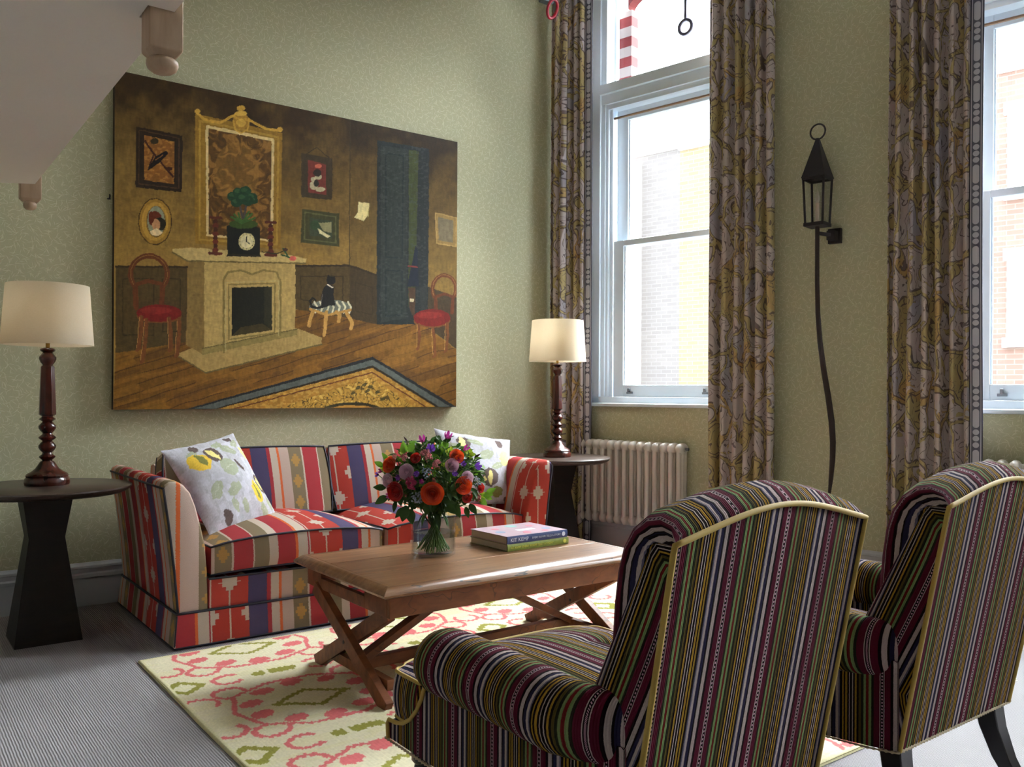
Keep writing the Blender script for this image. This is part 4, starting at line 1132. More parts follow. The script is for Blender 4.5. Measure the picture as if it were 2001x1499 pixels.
    sq = [(-1+2*i/N,-1) for i in range(N)] + [(1,-1+2*i/N) for i in range(N)] + [(1-2*i/N,1) for i in range(N)] + [(-1,1-2*i/N) for i in range(N)]
    for c in (1, -1): MB().tube([cf(a_, b_, c) for a_, b_ in sq], .005, 6, closed=True).build('piping', pg, o, smooth=80)
    # arms
    for sg in (-1, 1):
        a = MB()
        rings = []
        for y, r, dz in ((-.004,.058,-.008),(.006,.066,-.006),(.025,.069,-.004),(.055,.071,-.002),(.09,.072,-.001),(.14,.073,.0),(.25,.074,.002),(.40,.076,.002),(.50,.077,.0),(.555,.077,-.002),(.582,.070,-.004),(.596,.050,-.006),(.601,.02,-.008)):
            k_ = max(0, 1-max(y,0)/.14)**1.5; cx, cz = sg*(.322 - .062*k_), .528+dz; rxf = 1.03*(1-.62*k_)
            rings.append([(cx + r*math.cos(2*PI*k/28)*rxf, y, cz + r*math.sin(2*PI*k/28)) for k in range(28)])
        if sg > 0: rings = [r_[::-1] for r_ in rings]
        a.loft(rings)
        def uva(co, n):
            rad = math.hypot(co.x-sg*.322, co.z-.528)
            uu = co.y - .02 + (0 if co.y < .06 else (max(0, .077-rad) if co.y > .55 else 0))
            return (uu, math.atan2(co.z-.528, co.x-sg*.322)*.09)
        oa = a.build('arm_roll', st, t, smooth=70, uvf=uva)
        p = MB()
        prof = [(.0,ZB),(.772,ZB),(.776,.322),(.768,.334),(.735,.336),(.700,.345),(.665,.365),(.635,.395),(.612,.430),(.596,.470),(.575,.505),(.50,.53),(.02,.53)]
        def ox(y): return .350 - .055*max(0, 1-y/.22)**1.5
        tops = [(.0,.50),(.03,.515),(.07,.53),(.12,.53),(.17,.53),(.25,.53),(.40,.53)] + [(y, z) for y, z in prof[11:2:-1]] + [(.776,.322)]
        p.loft([[(sg*ox(y), y, ZB),(sg*ox(y), y, z),(sg*.262, y, z),(sg*.262, y, ZB)][::(-1 if sg > 0 else 1)] for y, z in tops])
        p.build('arm_panel', st, t, smooth=45, uvf=lambda co, n: (co.y if abs(n.x) > .5 else co.x+.03, co.z), bevel=.004)
        e = [(sg*.353, y, z) for y, z in prof[1:10]]
        MB().tube(e, .0052, 8).build('piping', pg, t, smooth=80)
    # beaded cord along the bottom edge
    g = MB(); per = [(-.355,.0),(-.355,.775),(.355,.775),(.355,.0)]
    def bead(p, q):
        L = math.dist(p, q); n = int(L/.0125)
        for i in range(n):
            f = (i+.5)/n; g.lathe([(.001,-.004),(.0045,0),(.001,.004)], 5, (p[0]+(q[0]-p[0])*f, p[1]+(q[1]-p[1])*f, ZB))
    def cord(pts):
        g2 = []
        for (x_, y_) in pts: g2.append((x_, y_, ZB))
        q = []
        for a_, b_ in zip(g2[:-1], g2[1:]):
            n_ = max(2, int(math.dist(a_, b_)/.0045))
            for i_ in range(n_): q.append(tuple(a_[k]+(b_[k]-a_[k])*i_/n_ for k in range(3)))
        MB().tube(q, [.0022 + .0022*(i_ % 3 == 1) for i_ in range(len(q))], 5).build('beaded_cord', M['cord'], t, smooth=60)
    cord([(-.287,-.003),(-.300,.0),(-.325,.06),(-.345,.16),(-.355,.25),(-.355,.78),(.355,.78),(.355,.25),(.345,.16),(.325,.06),(.300,.0),(.287,-.003),(-.287,-.003)])
    # legs
    for sx in (-1, 1):
        L = MB(); rings = []
        for z, y, h in ((ZB+.004,.035,.029),(.22,.024,.027),(.14,-.004,.024),(.07,-.044,.021),(0,-.095,.017)):
            cx = sx*(.245+.02*(1-z/ZB)); rings.append([(cx-h,y-h,z),(cx+h,y-h,z),(cx+h,y+h,z),(cx-h,y+h,z)])
        L.loft(rings[::-1]); L.build('rear_leg', M['black'], t, bevel=.004)
        L = MB(); L.loft([[(sx*.29+h*math.cos(2*PI*k/16), .71+h*math.sin(2*PI*k/16), z) for k in range(16)] for z, h in ((.0,.014),(.03,.017),(.20,.026),(.23,.020),(.24,.028),(ZB+.004,.030))])
        L.build('front_leg', M['black'], t, smooth=40)
    return t
M['cord'] = plain('beige_cord', rgb(150,134,108), .8)
ch = make_armchair('multicoloured striped armchair nearest the camera, seen from behind', (1.400, 1.13, 0), 0)
c2 = copy_tree(ch); c2.location = (2.288, 1.105, 0)
c2['label'] = 'multicoloured striped armchair at the right edge, showing its black rear legs'

# ------------------------------------------------------------------ radiator
def make_radiator(label, s0, n, z0=.205, z1=.812):
    t = thing('column_radiator', label, 'radiator', loc=wall_pt(s0, 0), rotz=WROT, group='cream column radiators under the windows')
    pit = .0628
    def section():
        m_ = MB(); ys = (-.055, -.092, -.129)
        for y in ys:
            m_.tube([(0,y,z0+.055),(0,y,z0+.10),(0,y,(z0+z1)/2),(0,y,z1-.10),(0,y,z1-.055)], .0172, 12)
        for zc, up in ((z1-.045, 1), (z0+.045, -1)):
            rings = []
            for y, hx, hz in ((-.036,.010,.012),(-.042,.021,.026),(-.055,.026,.036),(-.092,.027,.040),(-.129,.026,.036),(-.142,.021,.026),(-.148,.010,.012)):
                rings.append([(hx*math.cos(2*PI*k/16), y, zc + hz*math.sin(2*PI*k/16)) for k in range(16)])
            m_.loft(rings[::-1])
            m_.tube([(-pit/2, -.092, zc),(pit/2, -.092, zc)], .021, 14)
        return m_
    o = section().build('radiator_section', M['radiator'], t, smooth=60); o.location = (pit/2, 0, 0)
    for i in range(1, n):
        c = o.copy(); COL.objects.link(c); c.location = (pit*(i+.5), 0, 0)
    v = MB(); v.tube([(pit*n,-.092,z1-.045),(pit*n+.022,-.092,z1-.045)], .010, 12); v.build('end_plug', M['greymetal'], t, smooth=50)
    v = MB(); v.tube([(-.001,-.092,z0+.045),(-.03,-.092,z0+.045),(-.035,-.092,z0+.02),(-.035,-.092,.0)], .009, 10); v.lathe([(.001,-.02),(.017,-.02),(.017,.045),(.012,.055),(.001,.055)], 16, (-.035,-.092,z0+.04)); v.build('valve', M['greymetal'], t, smooth=50)
    for x in (pit*2, pit*(n-2)):
        MB().box(x-.012, x+.012, -.06, -.002, z0+.03, z0+.06).build('bracket', M['radiator'], t)
    return t
make_radiator('cream column radiator below the first window, beside the dark table', .235, 14)
make_radiator('cream column radiator below the right window, mostly hidden by the right armchair', 2.905, 14)

# ------------------------------------------------------------------ curtains
POLE_Z = 4.13
def make_curtain(label, path, nfold, amp, lead, ztop=4.075, zbot=.012, seed=0, full=2.1, border=True):
    """path: list of world xy points; lead 'end' or 'start' carries the bead trim"""
    P = [Vector((p[0], p[1], 0)) for p in path]
    L = [0.]
    for a, b in zip(P[:-1], P[1:]): L.append(L[-1]+(b-a).length)
    def at(d):
        d = max(0, min(L[-1], d))
        for i in range(len(P)-1):
            if d <= L[i+1] or i == len(P)-2:
                f = (d-L[i])/(L[i+1]-L[i]); p = P[i].lerp(P[i+1], f); tn = (P[i+1]-P[i]).normalized(); return p, tn
    cen = at(L[-1]/2)[0]
    t = thing('curtain', label, 'curtain', loc=(cen.x, cen.y, zbot), group='printed curtains at the tall windows')
    r = random.Random(seed)
    n = nfold*18; nz = 30
    ph = [r.uniform(-.5,.5) for _ in range(nfold+2)]; am = [r.uniform(.7,1.2) for _ in range(nfold+2)]
    Z = [zbot + (ztop-zbot)*j/(nz-1) for j in range(nz)]
    def xy(i, z):
        q = i/n; k = q*nfold; ki = int(min(nfold-1, k)); fr = k-ki
        a = amp*(am[ki]*(1-fr)+am[ki+1]*fr)
        w = math.sin(2*PI*k + ph[ki]*(1-fr)+ph[ki+1]*fr)
        w = math.copysign(abs(w)**.75, w)
        sway = .010*math.sin(z*1.3+seed+q*5)*(1-(z-zbot)/(ztop-zbot)*.6)
        back = .30*amp*math.cos(4*PI*k + seed)
        p, tn = at(q*L[-1] + sway + back*.35*(0 < i < n))
        nr = Vector((-tn.y, tn.x, 0))
        g = .85 + .15*math.cos((z-1.2)*1.1+ki*1.7)
        return p + nr*(a*w*g) 
    uu = [0.]
    for i in range(1, n+1): uu.append(uu[-1] + (xy(i, 2.)-xy(i-1, 2.)).length)
    mb = MB(); vs = []; uvs = []
    for j, z in enumerate(Z):
        for i in range(n+1):
            p = xy(i, z); vs.append((p.x-cen.x, p.y-cen.y, z-zbot)); uvs.append((uu[i]*1.0+seed*.37, z+seed*.21))
    fs = [(j*(n+1)+i, j*(n+1)+i+1, (j+1)*(n+1)+i+1, (j+1)*(n+1)+i) for j in range(nz-1) for i in range(n)]
    mb.add(vs, fs, 0, uvs)
    o = mb.build('curtain_fabric', M['curtain'], t, smooth=180)
    s = o.modifiers.new('Solid', 'SOLIDIFY'); s.thickness = .004; s.offset = 0
    if border:
        e = n if lead == 'end' else 0; e2 = n-2 if lead == 'end' else 2
        q0 = xy(e, 2.); tn = at(L[-1] if lead == 'end' else 0)[1]*(1 if lead == 'end' else -1)
        nr = Vector((-.6, -.8, 0))                        # the return faces into the room
        dr = (tn*1.0).normalized()
        mb = MB(); vs = []; uvs = []
        for z in Z:
            q = xy(e, z)
            for k, u in ((0,0),(.034,.5),(.068,1.)):
                p = q + dr*k*.95 + Vector((0,0,0)); 
                p = p + Vector((-dr.y, dr.x, 0))*(.004*math.sin(PI*u))
                vs.append((p.x-cen.x, p.y-cen.y, z-zbot)); uvs.append((u, z))
        fs = [(j*3+i, j*3+i+1, (j+1)*3+i+1, (j+1)*3+i) for j in range(nz-1) for i in range(2)]
        mb.add(vs, fs, 0, uvs)
        ob = mb.build('bead_trim', M['border'], t, smooth=180)
        s = ob.modifiers.new('Solid', 'SOLIDIFY'); s.thickness = .006; s.offset = 0
    # header rings
    for k in range(nfold):
        p, tn = at((k+.5)/nfold*L[-1])
    return t
def wp(s, off): q = wall_pt(s, off); return (q[0], q[1])
make_curtain('floral printed curtain in the corner behind the right lamp, bead trim on its window edge',
             [(4.065, 4.945), (4.10, 4.86), wp(.10,.145), wp(.275,.125)], 6, .036, 'end', seed=1)
make_curtain('floral printed curtain at the right side of the first window, left of the lantern', [wp(1.285,.12), wp(1.745,.12)], 6, .046, 'start', seed=2, border=False)
make_curtain('floral printed curtain at the left side of the right window, right of the lantern', [wp(2.43,.12), wp(2.855,.12)], 6, .048, 'end', seed=3)
def make_pole(label, s0, s1):
    t = thing('curtain_pole', label, 'curtain pole', loc=wall_pt(s0, .125, POLE_Z), rotz=WROT, group='curtain poles over the windows')
    MB().tube([(0,0,0),(s1-s0,0,0)], .017, 16).build('pole', M['greymetal'], t, smooth=50)
    for x in (0, s1-s0):
        sg = -1 if x == 0 else 1
        MB().tube([(x,0,0),(x+sg*.012,0,0),(x+sg*.02,0,0),(x+sg*.045,0,0),(x+sg*.055,0,0)], [.017,.017,.026,.026,.012], 16).build('finial', M['greymetal'], t, smooth=50)
    for x in (.06, s1-s0-.06):
        MB().box(x-.012, x+.012, 0, .12, -.012, .012).build('bracket', M['greymetal'], t)
make_pole('grey curtain pole over the first window', .07, 1.85)
make_pole('grey curtain pole over the right window', 2.30, 4.0)
r_ = thing('curtain_ring_pull', 'red glass ring hanging in front of the corner curtain top', 'ring', loc=(3.987, 4.85, 3.925))
MB().tube([(.042*math.cos(2*PI*k/24), -.042*math.sin(2*PI*k/24)*.6, .058*math.sin(2*PI*k/24)) for k in range(24)], .0115, 10, closed=True).build('ring', M['red'], r_, smooth=80)
MB().tube([(0,0,.05),(.002,.003,.09),(.01,.02,.12)], .004, 8).build('hook', M['greymetal'], r_, smooth=80)
g_ = MB(); g_.tube([(-.05,0,0),(.10,0,.0)], [.024,.024], 12)
b_ = thing('curtain_rail_end', 'grey metal rail end above the red ring in the corner', 'curtain rail', loc=(3.972, 4.90, 4.03))
MB().box(-.055, .05, -.03, .03, -.05, .03).build('rail_block', M['greymetal'], b_, bevel=.008)
# ring pull hanging at the fanlight
p_ = thing('window_ring_pull', 'grey metal ring on a rod hanging in front of the first window fanlight', 'ring pull', loc=wall_pt(1.073, .055, 3.615), rotz=WROT)
MB().tube([(.048*math.cos(2*PI*k/28), 0, .048*math.sin(2*PI*k/28)) for k in range(28)], .0125, 10, closed=True).build('ring', M['pull'], p_, smooth=80)
MB().tube([(0,0,.052),(0,0,.50)], .0105, 10).build('rod', M['pull'], p_, smooth=80)

# ------------------------------------------------------------------ wall lantern
def make_lantern():
    t = thing('wall_lantern', 'dark iron lantern on a long curved rod between the two windows', 'lantern', loc=wall_pt(2.022, 0, 0), rotz=WROT)
    ir = M['iron']; Y = -.13
    MB().box(.022, .10, -.030, -.001, 2.045, 2.135).build('wall_plate', ir, t, bevel=.003)
    a = MB(); a.box(.036, .086, -.085, -.03, 2.06, 2.115); a.bar((.06,-.075,2.088),(.0,Y,2.10), .02, .02); a.build('bracket_arm', ir, t, bevel=.002)
    path = [(0,Y,2.15),(0,Y,2.0),(.001,Y,1.8),(.006,Y,1.62),(.020,Y,1.45),(.044,Y,1.28),(.072,Y,1.12),(.092,Y,.98),(.100,Y,.86),(.098,Y,.76),(.090,Y,.65),(.080,Y,.55),(.074,Y,.47)]
    MB().tube(path, [.013,.013,.013,.014,.015,.016,.017,.0175,.017,.016,.013,.008,.002], 10).build('rod', M['rust'], t, smooth=60)
    zb, zt_, hb, ht = 2.15, 2.425, .052, .062
    f = MB()
    for sx in (-1,1):
        for sy in (-1,1): f.bar((sx*hb, Y+sy*hb, zb),(sx*ht, Y+sy*ht, zt_), .011, .011)
    f.box(-hb-.009, hb+.009, Y-hb-.009, Y+hb+.009, zb-.012, zb+.008)
    for z, h in ((zt_, ht),):
        for (x0,x1,y0,y1) in ((-h-.006,h+.006,Y-h-.006,Y-h+.006),(-h-.006,h+.006,Y+h-.006,Y+h+.006),(-h-.006,-h+.006,Y-h,Y+h),(h-.006,h+.006,Y-h,Y+h)): f.box(x0,x1,y0,y1,z-.012,z+.004)
    f.build('cage', ir, t, bevel=.001)
    r = MB(); hs = [(ht+.010, zt_),(ht+.004, zt_+.02),(.008, 2.665)]
    r.loft([[(-h,Y-h,z),(h,Y-h,z),(h,Y+h,z),(-h,Y+h,z)] for h, z in hs]); r.build('pyramid_roof', ir, t, bevel=.001)
    MB().tube([(.045*math.cos(2*PI*k/28), Y, 2.703+.045*math.sin(2*PI*k/28)) for k in range(28)], .0055, 8, closed=True).build('top_ring', ir, t, smooth=80)
    for (ax, sg) in (('y',-1),('y',1),('x',-1),('x',1)):
        h0, h1 = hb, ht
        if ax == 'y': vs = [(-h0,Y+sg*h0,zb),(h0,Y+sg*h0,zb),(h1,Y+sg*h1,zt_),(-h1,Y+sg*h1,zt_)]
        else: vs = [(sg*h0,Y-h0,zb),(sg*h0,Y+h0,zb),(sg*h1,Y+h1,zt_),(sg*h1,Y-h1,zt_)]
        g = MB(); g.add(vs, [(0,1,2,3)]); g.build('pane', M['glass'], t)
    MB().lathe([(.001,0),(.016,0),(.016,.015),(.011,.018),(.011,.12),(.001,.12)], 18, (0,Y,zb+.008)).build('candle_sleeve', plain('ivory_sleeve', rgb(206,186,160), .6), t, smooth=50)
    MB().lathe([(.001,.12),(.008,.122),(.014,.145),(.010,.175),(.003,.20),(.001,.205)], 16, (0,Y,zb+.008)).build('candle_bulb', plain('clear_bulb', rgb(190,180,160), .1), t, smooth=60)
make_lantern()

# ------------------------------------------------------------------ vase and bouquet
VX, VY, VZ = 1.932, 3.125, TZ+.001
def make_vase():
    t = thing('glass_vase', 'round clear glass vase of cut flowers on the pine coffee table', 'vase', loc=(VX, VY, VZ))
    g = MB(); g.lathe([(.001,0),(.086,0),(.092,.004),(.093,.012),(.0935,.178),(.092,.182),(.0895,.182),(.089,.178),(.0885,.016),(.084,.012),(.001,.011)], 56, caps=False)
    g.build('vase_glass', M['vglass'], t, smooth=60)
    w = MB(); w.lathe([(.001,.012),(.084,.0125),(.088,.017),(.088,.098),(.001,.098)], 56, caps=False); w.build('water', M['water'], t, smooth=60)
M['water'] = mat_glass('vase_water', (.90,.93,.92,1), .9)
make_vase()

def jitter(v, a): return Vector((v.x+random.uniform(-a,a), v.y+random.uniform(-a,a), v.z+random.uniform(-a,a)))
def frame_to(d):
    d = d.normalized(); return d.to_track_quat('Z', 'Y').to_matrix().to_4x4()
def petal(mb, base, up, out, w, h, curl, cup, n=5, m=0):
    """a curved petal: base point, up axis, outward axis"""
    side = up.cross(out).normalized()
    vs = []
    for j in range(n):
        t = j/(n-1); wid = w*math.sin(PI*min(.97, .12+.80*t))**.7
        for i in range(5):
            s = i/2-1
            p = base + up*(h*t) + out*(cup*math.sin(PI*t*.6) + curl*t**3 - abs(s)**2*wid*.32) + side*(s*wid/2)
            vs.append(p)
    fs = [(j*5+i, j*5+i+1, (j+1)*5+i+1, (j+1)*5+i) for j in range(n-1) for i in range(4)]
    mb.add(vs, fs, m)
def rose_mb(R):
    mb = MB()
    def cup(a0, span, r, zb, zt, flare, n=7, m_=5):
        vs = []
        for jj in range(m_):
            t = jj/(m_-1)
            for ii in range(n):
                q = 2*ii/(n-1)-1; a = a0 + q*span/2
                rr = r*(.35+.65*math.sin(PI*.5*min(1, t*1.5))) + flare*t**2.5*(1-.25*q*q)
                z = zb + (zt-zb)*t*(1-.30*abs(q)**3*t)
                vs.append((rr*math.cos(a)*R, rr*math.sin(a)*R, z*R))
        mb.add(vs, [(jj*n+ii, jj*n+ii+1, (jj+1)*n+ii+1, (jj+1)*n+ii) for jj in range(m_-1) for ii in range(n-1)])
    for k, (npet, r, zb, zt, fl, sp) in enumerate(((2,.10,-.3,.62,-.04,3.6),(3,.22,-.35,.62,-.02,2.6),(3,.36,-.4,.58,.02,2.5),(4,.50,-.45,.50,.07,2.1),(5,.64,-.5,.38,.16,1.7),(5,.76,-.5,.20,.30,1.65))):
        for i in range(npet): cup(2*PI*i/npet + k*.8, sp, r, zb, zt, fl)
    mb.lathe([(.001,-.3*R),(.17*R,.1*R),(.13*R,.48*R),(.001,.56*R)], 8)
    return mb
def star_mb(R, npet=5, wide=.55, tilt=.35):
    mb = MB()
    for i in range(npet):
        a = 2*PI*i/npet; out = Vector((math.cos(a), math.sin(a), 0)); up = (out*(1-tilt)+Vector((0,0,tilt))).normalized(); nn = (Vector((0,0,1))*(1-tilt)-out*tilt).normalized()
        petal(mb, out*R*.08, up, nn, R*wide, R, .10*R, .08*R)
    mb.lathe([(.001,-.05*R),(.14*R,.0),(.10*R,.22*R),(.001,.28*R)], 8)
    return mb
def cluster_mb(R, n, r0):
    mb = MB(); rr = random.Random(int(R*1e5)+n)
    for i in range(n):
        v = Vector((rr.gauss(0,1), rr.gauss(0,1), rr.gauss(.35,.8))).normalized()*R*rr.uniform(.55,1)
        r = r0*rr.uniform(.7,1.2)
        mb.lathe([(.0005,-r),(r*.85,-r*.5),(r,0),(r*.8,r*.6),(.0005,r)], 7, (v.x, v.y, v.z))
    return mb
def bud_mb(R):
    mb = MB(); mb.lathe([(.0005,-R),(.22*R,-.8*R),(.30*R,-.2*R),(.20*R,.5*R),(.0005,1.2*R)], 8); return mb
def petalmat(name, a, b, rough=.55):
    t = NT(name); v = t.obj(); c = t.mix(t.noise(v, 45., 2.), a, b); t.fin(c, rough, spec=.25, sheen=.2)
    tr = t.n('ShaderNodeBsdfTranslucent'); t.put(tr.inputs[0], c)
    mx = t.n('ShaderNodeMixShader'); mx.inputs[0].default_value = .25
    t.put(mx.inputs[1], t.b.outputs[0]); t.put(mx.inputs[2], tr.outputs[0]); t.nt.links.new(mx.outputs[0], t.out.inputs[0]); return t.mat
FM = dict(orange=petalmat('orange_petals', rgb(214,64,24), rgb(236,104,40)), red=petalmat('red_petals', rgb(176,26,26), rgb(214,50,36)), lilac=petalmat('lilac_petals', rgb(212,174,198), rgb(236,208,220)),
          purple=petalmat('purple_petals', rgb(104,52,160), rgb(140,84,196)), magenta=petalmat('magenta_petals', rgb(176,42,138), rgb(208,86,168)), berry=petalmat('raspberry_buds', rgb(150,34,74), rgb(186,66,104)),
          pink=petalmat('pink_buds', rgb(196,110,116), rgb(222,150,150)), blue=petalmat('pale_blue_buds', rgb(128,148,172), rgb(168,184,198)), lime=petalmat('lime_bracts', rgb(150,180,40), rgb(188,208,70)), bud=petalmat('brown_buds', rgb(66,38,44), rgb(92,56,58)))
M['leaf'] = mat_leaf('dark_leaves', rgb(38,66,28), rgb(66,100,42)); M['leaf2'] = mat_leaf('bright_leaves', rgb(92,140,40), rgb(130,176,58)); M['stem'] = mat_leaf('flower_stems', rgb(60,92,40), rgb(110,140,60))
BC = Vector((VX, VY, VZ+.335)); BR_ = .205
VIEW = Vector((.6,.8,0)); RIGHT = Vector((.8,-.6,0)); UPV = Vector((0,0,1))
def place(px, py, lift=1.0):
    s = .00215; x = (px-840)*s; z = -(py-932)*s
    r2 = (x/1.12)**2 + z**2; dep = math.sqrt(max(.0, .19**2 - min(r2, .19**2)))*lift
    return BC + RIGHT*x + UPV*z - VIEW*dep
def stem_path(p, k):
    a = k*2.4; fr_ = .35+.65*((k*.618) % 1.)**.6; nr_ = .016+.022*((k*.37) % 1.)
    neck = Vector((VX + nr_*math.cos(a), VY + nr_*math.sin(a), VZ+.150+.03*((k*.29) % 1.)))
    foot = Vector((VX - .080*fr_*math.cos(a+.5), VY - .080*fr_*math.sin(a+.5), VZ+.016+.012*((k*.77) % 1.)))
    mid = (p+neck)/2 + Vector((0,0,-.01)); mid = mid*.6 + neck*.4
    q = [p, (p+mid)/2 - Vector((0,0,.006)), mid, neck, neck.lerp(foot, .33), neck.lerp(foot,.66), foot]
    return q
FK = 0; FPOS = []
def flower(name, label, cat, px, py, mk, matk, lift=1.0, group=None, part='bloom', sepal=True):
    global FK
    p = place(px, py, lift); FPOS.append((p-BC, max(abs(q) for v_ in mk.v for q in v_))); d = (p-BC).normalized()*.8 - VIEW*.45 + UPV*.15; FK += 1
    t = thing(name, label, cat, loc=tuple(p), group=group)
    Q = frame_to(d); mb = mk; mb.v = [tuple(Q @ Vector(v)) for v in mb.v]
    mb.build(part, FM[matk], t, smooth=80)
    pts = stem_path(p, FK)
    MB().tube([q-p for q in pts], .0019, 6).build('stem', M['stem'], t, smooth=80)
gp = 'cut flowers of the bouquet'
for lab, px, py, R in (('large open orange rose at the front centre of the bouquet',846,957,.046),('orange rose at the upper left edge of the bouquet',761,908,.034),
        ('orange rose low on the right of the bouquet, beside the lilac rose',902,944,.036),('orange rose halfway up the right side of the bouquet',889,890,.030)):
    flower('orange_rose', lab, 'rose', px, py, rose_mb(R), 'orange', 1.08, gp)
for lab, px, py, R in (('deep red-orange rose low on the left of the bouquet',774,957,.040),('small red bloom at the far right edge of the bouquet',933,955,.020),('red bloom tucked near the top centre of the bouquet',813,893,.022),('red bloom on the right of the bouquet under the orange rose',908,968,.024)):
    flower('red_rose', lab, 'rose', px, py, rose_mb(R), 'red', 1.0, gp)
for lab, px, py, R in (('pale lilac rose left of the bouquet centre',797,918,.032),('pale lilac rose at the left edge of the bouquet',758,937,.028),('pale lilac rose on the upper right of the bouquet',881,906,.028),('pale lilac rose at the right of the bouquet above the orange one',909,930,.027)):
    flower('lilac_rose', lab, 'rose', px, py, rose_mb(R), 'lilac', 1.06, gp)
for lab, px, py, R, k in (('violet freesia at the top of the bouquet',841,878,.028,6),('small violet bloom beside the lilac rose',817,922,.018,8),('violet bloom at the right edge of the bouquet',925,912,.024,6),('small violet bloom left of the orange rose at the right',900,905,.018,6),('dark violet bloom at the far left tip of the bouquet',731,932,.016,5)):
    flower('violet_flower', lab, 'flower', px, py, star_mb(R, k, .6, .5), 'purple', 1.0, gp)
for lab, px, py, R in (('magenta clematis standing above the bouquet, left one',822,864,.030),('magenta clematis standing highest over the bouquet',868,858,.033),('magenta clematis at the upper right of the bouquet',902,881,.028),('magenta flower at the left edge of the bouquet',739,925,.020)):
    flower('clematis', lab, 'flower', px, py, star_mb(R, 5, .42, .62), 'magenta', .6, gp)
for lab, px, py, R, k, mt_ in (('small white-pink blossom near the upper left edge of the bouquet',772,893,.014,5,'pink'),('small magenta blossom below the upper right clematis',890,897,.015,5,'magenta'),('small magenta blossom at the lower left of the bouquet',758,968,.016,5,'magenta'),
        ('small white-pink blossom at the lower right of the bouquet',912,958,.014,5,'pink'),('small violet blossom in the left half of the bouquet',781,930,.015,6,'purple'),('small violet blossom under the upper right lilac rose',886,921,.015,6,'purple'),('small white-pink blossom above the large orange rose',850,932,.014,5,'pink'),('small magenta blossom left of the centre of the bouquet',826,935,.013,5,'magenta')):
    flower('small_blossom', lab, 'flower', px, py, star_mb(R, k, .7, .4), mt_, 1.04, gp)
flower('raspberry_flower_head', 'domed head of raspberry buds under the lilac rose', 'flower', 806, 939, cluster_mb(.026, 46, .0062), 'berry', 1.1, gp)
for lab, px, py, n_ in (('fluffy pink flower head near the top of the bouquet',832,888,60),('small pink flower head right of the bouquet centre',853,903,30),('pink flower head low at the right edge of the bouquet',926,975,18),('pink flower head at the upper left of the bouquet centre',790,893,24)):
    flower('pink_flower_head', lab, 'flower', px, py, cluster_mb(.026 if n_ > 40 else .017, n_, .0048), 'pink', 1.0, gp)
for lab, px, py, n_ in (('pale blue flower spray left of the large orange rose',817,965,44),('pale blue flower spray above the bouquet centre',836,918,26),('pale blue flower spray on the right edge of the bouquet',926,938,22)):
    flower('pale_blue_flower_spray', lab, 'flower', px, py, cluster_mb(.026, n_, .0038), 'blue', 1.08, gp)
for lab, px, py, n_ in (('lime green bracts at the upper left of the bouquet',790,882,16),('lime green bracts at the upper right of the bouquet',911,888,16),('lime green bracts at the left edge of the bouquet',742,918,14),('lime green bracts on the lower right spray',932,973,18),('lime green bracts right of the bouquet centre',869,910,12),('lime green bracts behind the highest clematis',876,884,12)):
    mb = MB()
    for i in range(n_):
        a = i*2.4; rr_ = .024*math.sqrt((i+.5)/n_); o_ = Vector((math.cos(a), math.sin(a), 0))
        petal(mb, o_*rr_*.6 + Vector((0,0,.004*math.sin(i*3))), (o_*.7+Vector((0,0,.7))).normalized(), Vector((-o_.x*.4,-o_.y*.4,.8)).normalized(), .013, .014, .003, .001)
    flower('lime_bract_spray', lab, 'flower', px, py, mb, 'lime', .95, gp)
for lab, px, py, R in (('tall brown bud at the upper left of the bouquet',786,862,.016),('shorter brown bud beside the left clematis',803,872,.014),('dark bud spike at the right edge of the bouquet',926,893,.018)):
    flower('flower_bud', lab, 'bud', px, py, bud_mb(R), 'bud', .3, gp, part='bud')
# foliage mass
def leaf(mb, p, d, up, L, W, m=0):
    d = d.normalized(); s = d.cross(up).normalized(); u = s.cross(d).normalized(); vs = []
    for j in range(5):
        t = j/4; w = W*math.sin(PI*(.06+.90*t)**.85)
        for i in (-1, 0, 1):
            vs.append(p + d*(L*t) + s*(i*w/2) + u*(abs(i)*w*.22 - L*.28*t*t))
    mb.add(vs, [(j*3+i, j*3+i+1, (j+1)*3+i+1, (j+1)*3+i) for j in range(4) for i in range(2)], m)
fo = MB(); rf = random.Random(3)
for i in range(1700):
    v = Vector((rf.gauss(0,1), rf.gauss(0,1), rf.gauss(0,1))).normalized()
    r = .186*rf.uniform(.05, 1.)**.42
    c0 = Vector((v.x*r*1.08, v.y*r*1.08, v.z*r*.86 - .012))
    if c0.z < -.09: c0.z *= .75
    d = (v + Vector((rf.gauss(0,.5), rf.gauss(0,.5), rf.gauss(-.1,.5)))).normalized()
    lime = 1 if (rf.random() < .28 and v.z > -.1) else 0
    L_ = rf.uniform(.022,.046)
    if any(r_ > .022 and (c0+d*L_*.7-q_).length < r_*1.15 or (c0-q_).dot(-VIEW) > -.01 and ((c0+d*L_*.5-q_) - VIEW*((c0+d*L_*.5-q_).dot(VIEW))).length < r_*.95 and r_ > .022 for q_, r_ in FPOS): continue
    leaf(fo, c0, d, Vector((rf.gauss(0,.4), rf.gauss(0,.4), 1)), L_, L_*rf.uniform(.4,.75), lime)
def cl(px, py, L, W, ang, m, lift=1.0):
    p = place(px, py, lift)-BC; d = RIGHT*math.cos(ang)+UPV*math.sin(ang)-VIEW*.25
    leaf(fo, p, d, -VIEW+UPV*.3, L, W, m)
